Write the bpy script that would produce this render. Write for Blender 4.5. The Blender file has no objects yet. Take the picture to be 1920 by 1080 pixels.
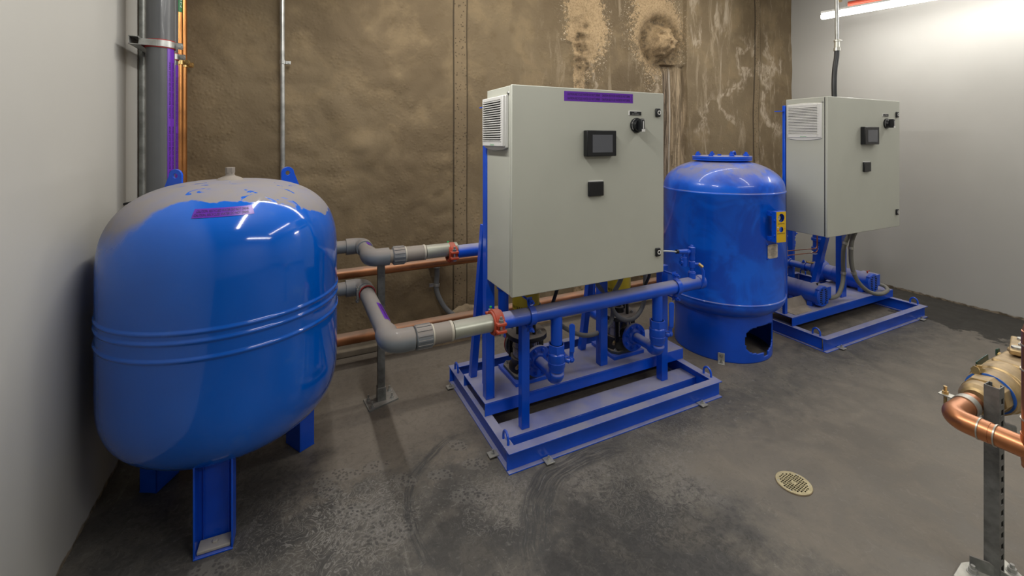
import bpy, bmesh, math, random
from mathutils import Vector, Matrix, noise
random.seed(7)
PI = math.pi
sc = bpy.context.scene
COL = sc.collection
V = Vector

# ------------------------------------------------------------------ mesh builder
def frame(ax):
    ax = V(ax).normalized()
    up = V((0, 0, 1)) if abs(ax.z) < .95 else V((0, 1, 0))
    u = up.cross(ax).normalized(); v = ax.cross(u).normalized()
    return u, v, ax

class MB:
    def __init__(s): s.v = []; s.f = []; s.mk = []
    def mark(s): s.mk.append((len(s.v), len(s.f))); return s
    def add(s, vs, fs):
        b = len(s.v); s.v += [tuple(p) for p in vs]; s.f += [tuple(i + b for i in f) for f in fs]; return s
    def merge(s, o): return s.add(o.v, o.f)
    def box(s, x0, x1, y0, y1, z0, z1):
        return s.add([(x, y, z) for x in (x0, x1) for y in (y0, y1) for z in (z0, z1)],
                     [(0, 1, 3, 2), (4, 6, 7, 5), (0, 4, 5, 1), (2, 3, 7, 6), (0, 2, 6, 4), (1, 5, 7, 3)])
    def obox(s, c, u, v, w, du, dv, dw):       # oriented box
        c = V(c); u = V(u).normalized(); v = V(v).normalized(); w = V(w).normalized()
        P = [c + u * a * du / 2 + v * b * dv / 2 + w * e * dw / 2 for a in (-1, 1) for b in (-1, 1) for e in (-1, 1)]
        return s.add(P, [(0, 1, 3, 2), (4, 6, 7, 5), (0, 4, 5, 1), (2, 3, 7, 6), (0, 2, 6, 4), (1, 5, 7, 3)])
    def lathe(s, prof, o=(0, 0, 0), ax=(0, 0, 1), n=32, a0=0., a1=2 * PI, rot=0.):
        u, v, w = frame(ax); o = V(o); full = abs(a1 - a0 - 2 * PI) < 1e-6
        m = n if full else n + 1; vs = []; fs = []
        for r, h in prof:
            for k in range(m):
                a = rot + a0 + (a1 - a0) * k / n
                vs.append(o + u * (r * math.cos(a)) + v * (r * math.sin(a)) + w * h)
        for i in range(len(prof) - 1):
            for k in range(n):
                k2 = (k + 1) % m
                fs.append((i * m + k, i * m + k2, (i + 1) * m + k2, (i + 1) * m + k))
        if full:
            if prof[0][0] > 1e-5: fs.append(tuple(reversed(range(m))))
            if prof[-1][0] > 1e-5: fs.append(tuple((len(prof) - 1) * m + k for k in range(m)))
        return s.add(vs, fs)
    def cyl(s, p0, p1, r, r1=None, n=24, rot=0.):
        p0 = V(p0); p1 = V(p1); d = p1 - p0
        return s.lathe([(r, 0), (r if r1 is None else r1, d.length)], p0, d, n, rot=rot)
    def ring(s, p0, p1, ri, ro, n=32):
        p0 = V(p0); p1 = V(p1); d = p1 - p0; L = d.length
        u, v, w = frame(d); vs = []; fs = []
        for r, h in ((ri, 0), (ro, 0), (ro, L), (ri, L)):
            for k in range(n):
                a = 2 * PI * k / n; vs.append(p0 + u * r * math.cos(a) + v * r * math.sin(a) + w * h)
        for i in range(4):
            j = (i + 1) % 4
            for k in range(n):
                k2 = (k + 1) % n; fs.append((i * n + k, i * n + k2, j * n + k2, j * n + k))
        return s.add(vs, fs)
    def hexa(s, p0, p1, r): return s.cyl(p0, p1, r, n=6)
    def bolt(s, p, ax, r=.008, h=.012, sh=.01):   # hex nut with a stub of thread
        p = V(p); ax = V(ax).normalized(); s.mark()
        s.cyl(p - ax * .001, p + ax * .002, r * 1.35, n=16)
        s.hexa(p, p + ax * h, r); return s.cyl(p, p + ax * (h + sh), r * .5, n=10)
    def tube(s, pts, r, n=16, caps=True, rad=None):
        pts = [V(p) for p in pts]; vs = []; fs = []
        t = (pts[1] - pts[0]).normalized(); u, v, _ = frame(t)
        for i, p in enumerate(pts):
            if i == 0: d = pts[1] - pts[0]
            elif i == len(pts) - 1: d = pts[-1] - pts[-2]
            else: d = (pts[i + 1] - p).normalized() + (p - pts[i - 1]).normalized()
            d.normalize(); u = (u - d * u.dot(d)).normalized(); v = d.cross(u)
            rr = r if rad is None else rad[i]
            for k in range(n):
                a = 2 * PI * k / n; vs.append(p + u * rr * math.cos(a) + v * rr * math.sin(a))
        for i in range(len(pts) - 1):
            for k in range(n):
                k2 = (k + 1) % n; fs.append((i * n + k, i * n + k2, (i + 1) * n + k2, (i + 1) * n + k))
        if caps: fs += [tuple(reversed(range(n))), tuple((len(pts) - 1) * n + k for k in range(n))]
        return s.add(vs, fs)
    def prism(s, poly, o, u, v, w, d):        # poly in (u,v), extruded along w by d
        o = V(o); u = V(u); v = V(v); w = V(w).normalized(); n = len(poly)
        vs = [o + u * a + v * b for a, b in poly] + [o + u * a + v * b + w * d for a, b in poly]
        return s.add(vs, [tuple(reversed(range(n))), tuple(range(n, 2 * n))] + [(i, (i + 1) % n, (i + 1) % n + n, i + n) for i in range(n)])
    def fan(s, outer, inner, o, u, v, w, d):  # plate with a hole (equal counts)
        o = V(o); u = V(u); v = V(v); w = V(w).normalized(); n = len(outer); vs = []
        for off in (0, d):
            for P in (outer, inner):
                vs += [o + u * a + v * b + w * off for a, b in P]
        fs = []
        for i in range(n):
            j = (i + 1) % n
            fs += [(i, n + i, n + j, j), (2 * n + i, 2 * n + j, 3 * n + j, 3 * n + i), (i, j, 2 * n + j, 2 * n + i), (n + i, 3 * n + i, 3 * n + j, n + j)]
        return s.add(vs, fs)

ORG = {}
def obj(name, mb, mat, parent=None, loc=None, bevel=0, smooth=True, ang=35, label=None, solid=0, fix=True):
    me = bpy.data.meshes.new(name)
    me.from_pydata(mb.v, [], mb.f); me.update()
    if fix:
        bm = bmesh.new(); bm.from_mesh(me); bmesh.ops.recalc_face_normals(bm, faces=bm.faces); bm.to_mesh(me); bm.free()
    if parent is not None: org = ORG[parent.name]
    elif loc is not None: org = V(loc)
    else:
        c = [V(p) for p in mb.v]
        org = V(((min(p.x for p in c) + max(p.x for p in c)) / 2, (min(p.y for p in c) + max(p.y for p in c)) / 2, min(p.z for p in c)))
    me.transform(Matrix.Translation(-org))
    if smooth:
        for p in me.polygons: p.use_smooth = True
        me.set_sharp_from_angle(angle=math.radians(ang))
    o = bpy.data.objects.new(name, me); COL.objects.link(o)
    if isinstance(mat, (list, tuple)):
        for m in mat: me.materials.append(m)
    else: me.materials.append(mat)
    ORG[o.name] = org
    if parent is not None: o.parent = parent
    else: o.location = org
    if bevel:
        b = o.modifiers.new('bevel', 'BEVEL'); b.width = bevel; b.segments = 2; b.limit_method = 'ANGLE'; b.angle_limit = math.radians(40)
    if solid:
        b = o.modifiers.new('solid', 'SOLIDIFY'); b.thickness = solid; b.offset = 0
    if label: o['label'] = label
    return o
def thing(name, label, cat, loc, group=None):
    o = bpy.data.objects.new(name, None); COL.objects.link(o); o.location = loc; o.empty_display_size = .1
    ORG[o.name] = V(loc); o['label'] = label; o['category'] = cat
    if group: o['group'] = group
    return o
def tag(o, label, cat, group=None, kind=None):
    o['label'] = label; o['category'] = cat
    if group: o['group'] = group
    if kind: o['kind'] = kind
    return o
def struct(name, mb, mat, **k):
    o = obj(name, mb, mat, **k); o['kind'] = 'structure'; return o

def each(name, mb, mat, parent, **k):           # one object per marked piece
    E = mb.mk + [(len(mb.v), len(mb.f))]
    for (a, b), (c, d) in zip(E, E[1:]):
        m = MB(); m.v = mb.v[a:c]; m.f = [tuple(i - a for i in f) for f in mb.f[b:d]]; obj(name, m, mat, parent, **k)
def arc(c, a, b, r, n=8):                       # quarter bend from direction a to direction b about corner c
    c = V(c); a = V(a).normalized(); b = V(b).normalized(); P = []
    for i in range(n + 1):
        t = PI / 2 * i / n
        P.append(c - a * r + a * r * math.sin(t) + b * r * (1 - math.cos(t)))
    return P
def spline(P, k=8):
    P = [V(p) for p in P]; Q = [P[0] * 2 - P[1]] + P + [P[-1] * 2 - P[-2]]; out = []
    for i in range(1, len(Q) - 2):
        for j in range(k):
            t = j / k; a, b, c, d = Q[i - 1], Q[i], Q[i + 1], Q[i + 2]
            out.append(.5 * ((2 * b) + (c - a) * t + (2 * a - 5 * b + 4 * c - d) * t * t + (3 * b - a - 3 * c + d) * t ** 3))
    return out + [P[-1]]

# ------------------------------------------------------------------ text as mesh
_tc = {}
def text_mesh(s):
    if s in _tc: return _tc[s]
    cu = bpy.data.curves.new('txt', 'FONT'); cu.body = s; cu.resolution_u = 2
    o = bpy.data.objects.new('txt', cu); COL.objects.link(o)
    dg = bpy.context.evaluated_depsgraph_get(); me = bpy.data.meshes.new_from_object(o.evaluated_get(dg))
    vs = [v.co.copy() for v in me.vertices]; fs = [tuple(p.vertices) for p in me.polygons]
    x0 = min(v.x for v in vs); x1 = max(v.x for v in vs); y0 = min(v.y for v in vs); y1 = max(v.y for v in vs)
    vs = [((v.x - x0) / (x1 - x0), (v.y - y0) / (y1 - y0)) for v in vs]
    bpy.data.objects.remove(o); bpy.data.curves.remove(cu)
    _tc[s] = (vs, fs); return _tc[s]
def put_text(mb, s, fn, u0, u1, v0, v1):        # fn maps (u,v) to a 3D point
    vs, fs = text_mesh(s)
    return mb.add([fn(u0 + (u1 - u0) * a, v0 + (v1 - v0) * b) for a, b in vs], fs)
CAUT = 'CAUTION: RECYCLED WATER DO NOT DRINK'

# ------------------------------------------------------------------ materials
class NT:
    def __init__(s, name):
        s.m = bpy.data.materials.new(name); s.m.use_nodes = True; s.t = s.m.node_tree; s.t.nodes.clear()
        s.out = s.n('ShaderNodeOutputMaterial'); s.b = s.n('ShaderNodeBsdfPrincipled'); s.t.links.new(s.b.outputs[0], s.out.inputs[0])
        s._co = None
    def n(s, t, **k):
        x = s.t.nodes.new(t)
        for a, b in k.items(): setattr(x, a, b)
        return x
    def L(s, a, b): s.t.links.new(a, b)
    def S(s, x, v):
        if isinstance(v, (int, float, tuple, list)): x.default_value = v
        else: s.L(v, x)
    @property
    def co(s):
        if s._co is None: s._co = s.n('ShaderNodeTexCoord').outputs['Object']
        return s._co
    def pos(s): return s.n('ShaderNodeNewGeometry').outputs['Position']
    def map(s, v, sc=(1, 1, 1), lo=(0, 0, 0), rot=(0, 0, 0)):
        x = s.n('ShaderNodeMapping'); s.L(v, x.inputs[0]); x.inputs['Scale'].default_value = sc; x.inputs['Location'].default_value = lo; x.inputs['Rotation'].default_value = rot; return x.outputs[0]
    def noise(s, sc, det=4, rough=.55, v=None, dist=0):
        x = s.n('ShaderNodeTexNoise'); s.L(v or s.co, x.inputs['Vector']); x.inputs['Scale'].default_value = sc
        x.inputs['Detail'].default_value = det; x.inputs['Roughness'].default_value = rough; x.inputs['Distortion'].default_value = dist; return x.outputs['Fac']
    def vor(s, sc, v=None, f='F1', rnd=1.):
        x = s.n('ShaderNodeTexVoronoi', feature=f); s.L(v or s.co, x.inputs['Vector']); x.inputs['Scale'].default_value = sc; x.inputs['Randomness'].default_value = rnd; return x.outputs['Distance']
    def mr(s, v, a, b, c=0., d=1., sm=True):
        x = s.n('ShaderNodeMapRange'); x.interpolation_type = 'SMOOTHSTEP' if sm else 'LINEAR'
        s.S(x.inputs['Value'], v)
        for i, q in zip(('From Min', 'From Max', 'To Min', 'To Max'), (a, b, c, d)): s.S(x.inputs[i], q)
        return x.outputs[0]
    def mth(s, op, a, b=None, c=None):
        x = s.n('ShaderNodeMath', operation=op); s.S(x.inputs[0], a)
        if b is not None: s.S(x.inputs[1], b)
        if c is not None: s.S(x.inputs[2], c)
        return x.outputs[0]
    def mix(s, f, a, b):
        x = s.n('ShaderNodeMix', data_type='RGBA'); s.S(x.inputs[0], f)
        for i, q in ((6, a), (7, b)):
            if isinstance(q, (tuple, list)): q = tuple(q) + ((1,) if len(q) == 3 else ())
            s.S(x.inputs[i], q)
        return x.outputs[2]
    def xyz(s, v):
        x = s.n('ShaderNodeSeparateXYZ'); s.L(v, x.inputs[0]); return x.outputs
    def nz(s): return s.xyz(s.n('ShaderNodeNewGeometry').outputs['Normal'])[2]
    def bump(s, h, st=.3, d=.01):
        x = s.n('ShaderNodeBump'); s.L(h, x.inputs['Height']); x.inputs['Strength'].default_value = st; x.inputs['Distance'].default_value = d
        s.L(x.outputs[0], s.b.inputs['Normal']); return x
    def set(s, col=None, rough=None, metal=None, coat=None, spec=None):
        if col is not None: s.S(s.b.inputs['Base Color'], tuple(col) + (1,) if isinstance(col, tuple) and len(col) == 3 else col)
        if rough is not None: s.S(s.b.inputs['Roughness'], rough)
        if metal is not None: s.S(s.b.inputs['Metallic'], metal)
        if coat is not None: s.S(s.b.inputs['Coat Weight'], coat); s.b.inputs['Coat Roughness'].default_value = .06
        if spec is not None: s.S(s.b.inputs['Specular IOR Level'], spec)
        return s.m
def srgb(r, g, b):
    f = lambda c: (c / 255 / 12.92) if c / 255 <= .04045 else ((c / 255 + .055) / 1.055) ** 2.4
    return (f(r), f(g), f(b))
DUST = (.235, .205, .185)
def simple(name, col, rough=.5, metal=0., nz=6., var=.12, dust=0., coat=0., lo=.6, hi=.95):
    t = NT(name); a = t.noise(nz, 3)
    c = t.mix(t.mr(a, .3, .7), tuple(x * (1 - var) for x in col), tuple(min(1, x * (1 + var)) for x in col))
    r = rough
    if dust:
        d = t.mth('MULTIPLY', t.mr(t.nz(), lo, hi), t.mr(t.noise(9, 4), .2, .6, dust * .6, dust))
        c = t.mix(d, c, DUST); r = t.mr(d, 0, 1, rough, .9, False)
        if metal: metal = t.mr(d, 0, 1, metal, 0., False)
    return t.set(c, r, metal, coat)

BLUE = (.001, .078, .62)
def blue_paint(name, dust=.85, rough=.32, coat=.25, col=BLUE, lo=.5, hi=.9):
    t = NT(name); a = t.noise(3.5, 3); c = t.mix(t.mr(a, .3, .7), tuple(x * .86 for x in col), tuple(x * 1.1 for x in col))
    c = t.mix(t.mr(t.noise(60, 2), .72, .8, 0, .35), c, (.06, .2, .6))
    d = t.mth('MULTIPLY', t.mr(t.nz(), lo, hi), t.mr(t.noise(7, 5), .3, .62, dust * .72, dust))
    c = t.mix(d, c, (.30, .285, .30))
    return t.set(c, t.mr(d, 0, 1, rough, .9, False), 0., t.mr(d, 0, 1, coat, 0., False))
M = {}
M['blue'] = blue_paint('blue_enamel')
M['blue_pipe'] = blue_paint('blue_pipe_paint', dust=.85, lo=.2, hi=.95)
M['blue_clean'] = blue_paint('blue_clean_paint', dust=.25, rough=.28)
M['cab'] = simple('light_grey_powder_coat', (.43, .44, .385), .42, nz=2, var=.03, coat=.05)
M['cab_side'] = M['cab']
M['vent'] = simple('white_grey_plastic', (.62, .62, .6), .4, var=.02)
M['black'] = simple('black_plastic', (.008, .009, .011), .35, var=.1)
M['dark'] = simple('dark_gap', (.004, .004, .004), .9)
M['screen'] = simple('grey_touch_screen', (.10, .105, .12), .18, var=.02)
M['white'] = simple('white_print', (.7, .7, .68), .5)
M['green_print'] = simple('green_print', (.02, .4, .12), .5)
M['green_lab'] = simple('green_label', (.0, .2, .05), .4)
M['purple'] = simple('purple_tape', (.115, .02, .36), .3, var=.08)
M['ink'] = simple('black_ink', (.012, .004, .03), .5)
M['steel'] = simple('galvanised_steel', (.42, .43, .42), .38, .85, nz=14, var=.2, dust=.4)
M['galv_dull'] = simple('dull_galvanised_steel', (.24, .25, .24), .5, .6, nz=20, var=.25, dust=.6)
M['strut'] = simple('dull_grey_strut_steel', (.17, .175, .17), .48, .55, nz=22, var=.25, dust=.3)
M['zinc'] = simple('zinc_plate', (.55, .55, .5), .35, .8, nz=30, dust=.3)
M['chrome'] = simple('stainless_steel', (.30, .29, .28), .25, .95, nz=12, var=.15, dust=.4)
M['castblack'] = simple('black_cast_iron', (.012, .012, .013), .4, dust=.75)
M['castdust'] = simple('dusty_cast_plate', (.05, .06, .07), .6, dust=.9)
M['yellow'] = simple('yellow_paint', (.48, .36, .02), .4, dust=.2)
M['yellow_plate'] = simple('yellow_plate', (.66, .42, .012), .4, var=.04)
M['red'] = simple('orange_red_paint', (.42, .055, .022), .45, dust=.35)
M['redrubber'] = simple('red_rubber', (.3, .01, .01), .5)
M['brass'] = simple('brass', (.56, .40, .17), .33, .9, nz=15, var=.2, dust=.35)
M['brass_rough'] = simple('cast_bronze', (.47, .34, .17), .45, .75, nz=25, var=.2, dust=.4)
M['plum'] = simple('solder_ring', (.45, .43, .38), .35, .7)
M['pvc'] = simple('grey_pvc', (.155, .175, .195), .3, dust=.85, coat=.1, lo=.05, hi=.7)
M['pvc_riser'] = simple('grey_pvc_riser', (.10, .105, .112), .3, coat=.15, var=.06)
M['pvc_dust'] = simple('dusty_pvc', (.23, .205, .18), .7, dust=.5)
M['nipple'] = simple('galvanised_nipple', (.40, .41, .35), .35, .6, nz=9, dust=.5)
M['tapewhite'] = simple('thread_sealant', (.42, .39, .33), .8)
M['hose'] = simple('grey_conduit_hose', (.12, .125, .13), .45, dust=.5, var=.05)
M['hose_lt'] = simple('dusty_grey_conduit', (.19, .19, .165), .5, dust=.4, var=.05)
M['hose_dk'] = simple('dark_conduit_hose', (.025, .027, .03), .4)
M['concrete_bit'] = simple('cement_lump', (.35, .33, .3), .9)
M['mat'] = simple('dusty_cardboard', (.30, .26, .22), .9, nz=10, var=.15)
M['drain'] = simple('nickel_bronze', (.52, .45, .27), .42, .35, nz=30, var=.15)
M['clearplastic'] = simple('pale_tube', (.5, .55, .6), .3)
M['gaugeface'] = simple('gauge_dial', (.62, .6, .57), .3)
M['plate'] = simple('dusty_name_plate', (.42, .37, .31), .5, nz=40, var=.2)
M['orange'] = simple('red_marker', (.75, .08, .01), .5)
M['dirt'] = simple('brown_dirt', (.26, .2, .13), .95, nz=12, var=.2)
M['bluetape'] = simple('blue_tape', (.02, .12, .5), .5)
M['handle_green'] = simple('dark_green_lever_grip', (.012, .05, .035), .35)
def copper_mat(name, col, dust):
    t = NT(name); a = t.noise(4, 4); b = t.noise(18, 3)
    c = t.mix(t.mr(a, .3, .7), tuple(x * .7 for x in col), tuple(min(1, x * 1.15) for x in col))
    c = t.mix(t.mr(b, .55, .75, 0, .4), c, (.25, .1, .05))
    d = t.mth('MULTIPLY', t.mr(t.nz(), .3, .95), t.mr(t.noise(9, 4), .2, .6, dust * .6, dust)); c = t.mix(d, c, (.30, .22, .17))
    return t.set(c, t.mr(d, 0, 1, .28, .85, False), t.mr(d, 0, 1, .85, .1, False))
M['copper'] = copper_mat('copper', (.62, .25, .11), .25)
M['copper_dust'] = copper_mat('dusty_copper', (.44, .19, .09), .85)
M['copper_riser'] = copper_mat('copper_riser', (.62, .27, .09), 0.)

# tank paint: dust settled on the crown, wiped off at the front, hand marks
def tank_paint():
    t = NT('glossy_blue_tank_paint'); X, Y, Z = t.xyz(t.co)
    n1 = t.noise(4.5, 4, .6); col = t.mix(t.mr(t.noise(1.6, 2), .35, .65), (.0, .092, .50), (.0, .118, .62))
    sm = t.mr(t.noise(7, 5, .65), .58, .72, 0, .16); col = t.mix(sm, col, (.08, .2, .5))
    thr = t.mth('ADD', t.mr(X, -.42, -.12, 1.13, 1.352), t.mr(X, .14, .42, 0., -.10))
    back = t.mr(Y, -.05, .2, 0., -.16)
    thr = t.mth('ADD', thr, back)
    thr = t.mth('ADD', thr, t.mr(n1, .3, .7, -.025, .025, False))
    w = t.mr(X, -.42, -.1, .10, .006)
    d = t.mr(t.mth('SUBTRACT', Z, thr), 0., w)
    wipe = t.mr(t.noise(7.5, 3, .6, v=t.map(t.co, (1, 1.6, 1)), dist=1.2), .60, .64, 0, 1)
    band = t.mth('MULTIPLY', t.mr(X, -.25, -.1), t.mr(Z, 1.25, 1.33))
    wipe = t.mth('MULTIPLY', wipe, t.mth('MULTIPLY', t.mr(Y, -.12, .0, 1, 0), band))
    d = t.mth('MULTIPLY', d, t.mth('SUBTRACT', 1, t.mth('MULTIPLY', wipe, .95)))
    d = t.mth('MULTIPLY', d, t.mr(t.noise(12, 4), .2, .7, .84, .95))
    col = t.mix(d, col, (.25, .225, .20))
    return t.set(col, t.mr(d, 0, 1, .10, .9, False), 0., t.mr(d, 0, 1, .5, 0, False))
M['tank'] = tank_paint()
def tank2_paint():
    t = NT('blue_tank_paint_mottled')
    col = t.mix(t.mr(t.noise(3.2, 4, .6, dist=.8), .42, .62), (.0, .075, .60), (.0, .135, .84))
    d = t.mth('MULTIPLY', t.mr(t.nz(), .25, .95), t.mr(t.noise(8, 5, .6), .4, .58, .3, .8)); col = t.mix(d, col, (.25, .23, .24))
    return t.set(col, t.mr(d, 0, 1, .3, .85, False), 0., t.mr(d, 0, 1, .35, 0, False))
M['tank2'] = tank2_paint()

def wall_paint(name):
    t = NT(name); c = t.mix(t.mr(t.noise(.9, 3, v=t.pos()), .35, .65), (.43, .424, .398), (.462, .456, .430))
    z = t.xyz(t.pos())[2]
    e = t.mr(t.mth('ADD', z, t.mr(t.noise(14, 5, v=t.pos()), .3, .7, -.010, .010, False)), .012, .024)
    c = t.mix(e, t.mix(t.mr(t.noise(22, 4, v=t.pos()), .4, .6), (.26, .21, .15), (.10, .078, .05)), c)
    t.bump(t.noise(60, 3, v=t.pos()), .05, .003); return t.set(c, .6)
M['wall'] = wall_paint('off_white_wall_paint')
M['ceil'] = simple('painted_ceiling', (.72, .71, .68), .9)

def floor_mat():
    t = NT('stained_concrete_floor'); P = t.pos(); X, Y, Z = t.xyz(P)
    big = t.noise(1.1, 5, .6, v=P, dist=.3); mid = t.noise(5, 6, .7, v=P, dist=.6); fin = t.noise(30, 6, .75, v=P, dist=1.0); vf = t.noise(160, 3, .6, v=P)
    rag = t.mr(t.noise(5, 6, .7, v=P), .25, .75, -1, 1, False)
    def dist(cx, cy, sx=1., sy=1.):
        dx = t.mth('MULTIPLY', t.mth('SUBTRACT', X, cx), 1 / sx); dy = t.mth('MULTIPLY', t.mth('SUBTRACT', Y, cy), 1 / sy)
        return dx, dy, t.mth('SQRT', t.mth('ADD', t.mth('MULTIPLY', dx, dx), t.mth('MULTIPLY', dy, dy)))
    c = t.mix(t.mr(big, .38, .62), (.070, .067, .063), (.122, .113, .101))
    c = t.mix(t.mr(mid, .42, .66, 0, .6), c, (.165, .148, .126))
    c = t.mix(t.mr(fin, .50, .68, 0, .6), c, (.045, .044, .044))
    c = t.mix(t.mr(t.noise(19, 7, .75, v=P, dist=2.2), .56, .66, 0, .6), c, (.215, .205, .19))
    # thin scratches
    for k, (ro, sc_) in enumerate(((.5, 9.), (-.9, 7.), (1.9, 11.))):
        q = t.noise(1.0, 5, .7, v=t.map(P, (sc_ * 6, sc_ * .5, 1), (k, 0, 0), (0, 0, ro)), dist=.6)
        c = t.mix(t.mth('MULTIPLY', t.mr(q, .60, .66, 0, .30), t.mr(mid, .4, .6)), c, (.23, .22, .20))
    # dusty zone behind and round the frames, warm dusty zone round the drain
    dz = t.mr(t.mth('ADD', Y, t.mth('MULTIPLY', rag, .30)), 1.95, 2.35)
    dz = t.mth('MULTIPLY', dz, t.mr(t.mth('ADD', X, t.mth('MULTIPLY', rag, .2)), -.25, .15))
    c = t.mix(t.mth('MULTIPLY', dz, .8), c, t.mix(t.mr(fin, .4, .7), (.190, .164, .136), (.148, .128, .106)))
    w = t.mth('MULTIPLY', t.mr(t.mth('ADD', X, t.mth('MULTIPLY', rag, .35)), 1.45, 1.95), t.mr(t.mth('ADD', Y, t.mth('MULTIPLY', rag, .2)), 1.9, 1.5))
    c = t.mix(t.mth('MULTIPLY', w, .65), c, t.mix(t.mr(mid, .35, .65), (.172, .153, .127), (.215, .190, .158)))
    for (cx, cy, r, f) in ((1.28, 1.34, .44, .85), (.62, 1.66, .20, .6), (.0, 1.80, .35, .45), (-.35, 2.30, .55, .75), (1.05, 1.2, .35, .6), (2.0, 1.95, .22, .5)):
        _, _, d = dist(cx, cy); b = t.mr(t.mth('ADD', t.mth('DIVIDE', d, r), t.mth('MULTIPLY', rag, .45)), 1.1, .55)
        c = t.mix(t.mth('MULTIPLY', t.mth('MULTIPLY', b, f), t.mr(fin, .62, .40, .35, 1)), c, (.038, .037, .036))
    for (cx, cy, r, f) in ((.84, 1.80, .16, .6), (1.25, 1.80, .24, .5), (.30, 1.90, .24, .55), (1.62, 1.55, .22, .55)):
        _, _, d = dist(cx, cy); b = t.mr(t.mth('ADD', t.mth('DIVIDE', d, r), t.mth('MULTIPLY', rag, .5)), 1.1, .4)
        c = t.mix(t.mth('MULTIPLY', t.mth('MULTIPLY', b, f), t.mr(fin, .38, .55, .1, 1)), c, (.215, .198, .175))
    for (cx, cy, r, f) in ((.24, 1.93, .30, .85), (.80, 1.80, .22, .5), (1.45, 1.62, .35, .35), (-.05, 2.0, .3, .4), (1.9, 1.9, .3, .35)):
        _, _, d = dist(cx, cy); b = t.mr(t.mth('ADD', t.mth('DIVIDE', d, r), t.mth('MULTIPLY', rag, .4)), 1.1, .5)
        q = t.mth('ABSOLUTE', t.mth('SUBTRACT', t.noise(16, 2, .5, v=P, dist=3.2), .5))
        c = t.mix(t.mth('MULTIPLY', t.mth('MULTIPLY', b, f), t.mr(q, .035, .012, 0, .75)), c, (.27, .26, .24))
        c = t.mix(t.mth('MULTIPLY', t.mth('MULTIPLY', b, f), t.mr(q, .09, .14, 0, .4)), c, (.05, .05, .05))
    # damp dark band by the right wall
    dk = t.mr(t.mth('ADD', X, t.mth('MULTIPLY', rag, .22)), 5.0, 5.06)
    c = t.mix(t.mth('MULTIPLY', dk, .93), c, (.036, .034, .030))
    # curved scuff arcs
    for (cx, cy, R_, wd, xl, yl) in ((.94, 1.81, .51, .035, -.12, -.22), (1.36, 1.30, .57, .085, .28, .12)):
        dx, dy, r = dist(cx, cy); r2 = t.mth('ADD', r, t.mr(t.noise(3, 2, v=P), .3, .7, -.02, .02, False))
        band = t.mr(t.mth('ABSOLUTE', t.mth('SUBTRACT', r2, R_)), wd, wd * .55)
        an = t.mth('ARCTAN2', dy, dx); cv = t.n('ShaderNodeCombineXYZ'); t.S(cv.inputs[0], r2); t.S(cv.inputs[1], t.mth('MULTIPLY', an, .03))
        sn = t.noise(85, 5, .7, v=cv.outputs[0])
        lim = t.mth('MULTIPLY', t.mr(dx, xl, xl - .2), t.mr(dy, yl, yl + .15))
        c = t.mix(t.mth('MULTIPLY', t.mth('MULTIPLY', band, lim), t.mr(sn, .42, .56, .15, .85)), c, (.052, .052, .052))
        c = t.mix(t.mth('MULTIPLY', t.mth('MULTIPLY', band, lim), t.mr(sn, .58, .66, 0, .5)), c, (.24, .23, .215))
    # boot prints: lugs pressed in the dust
    cells = t.vor(60, v=P, rnd=.85)
    for (cx, cy, ang, sx, sy) in ((.763, 2.213, .9, .05, .032), (.799, 2.046, .5, .06, .034), (.197, 2.263, .4, .08, .035), (.123, 2.208, 1.1, .07, .034), (.354, 2.244, .2, .06, .034), (.464, 2.095, .9, .055, .03), (.621, 2.056, .4, .055, .03), (.28, 1.985, .8, .08, .04), (.343, 1.84, .3, .09, .045), (.198, 2.026, 1.1, .07, .035), (.702, 1.875, .5, .08, .04), (-.276, 1.979, .2, .07, .034)):
        mp = t.n('ShaderNodeVectorMath', operation='SUBTRACT'); t.L(P, mp.inputs[0]); mp.inputs[1].default_value = (cx, cy, 0)
        ro = t.n('ShaderNodeVectorRotate'); ro.inputs['Angle'].default_value = ang; t.L(mp.outputs[0], ro.inputs['Vector'])
        a, b, _ = t.xyz(ro.outputs[0])
        aa = t.mth('DIVIDE', a, sx * 1.2); bb = t.mth('DIVIDE', b, sy * 1.2)
        el = t.mr(t.mth('ADD', t.mth('MULTIPLY', aa, aa), t.mth('MULTIPLY', bb, bb)), 1.1, .8)
        c = t.mix(t.mth('MULTIPLY', el, t.mr(cells, .42, .34, 0, .55)), c, (.055, .054, .054))
        c = t.mix(t.mth('MULTIPLY', el, t.mr(cells, .42, .50, 0, .30)), c, (.21, .20, .185))
    h = t.mth('ADD', t.mth('MULTIPLY', fin, .5), vf); t.bump(h, .12, .004)
    return t.set(c, t.mr(mid, .35, .65, .5, .8), 0., spec=.35)
M['floor'] = floor_mat()

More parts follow.
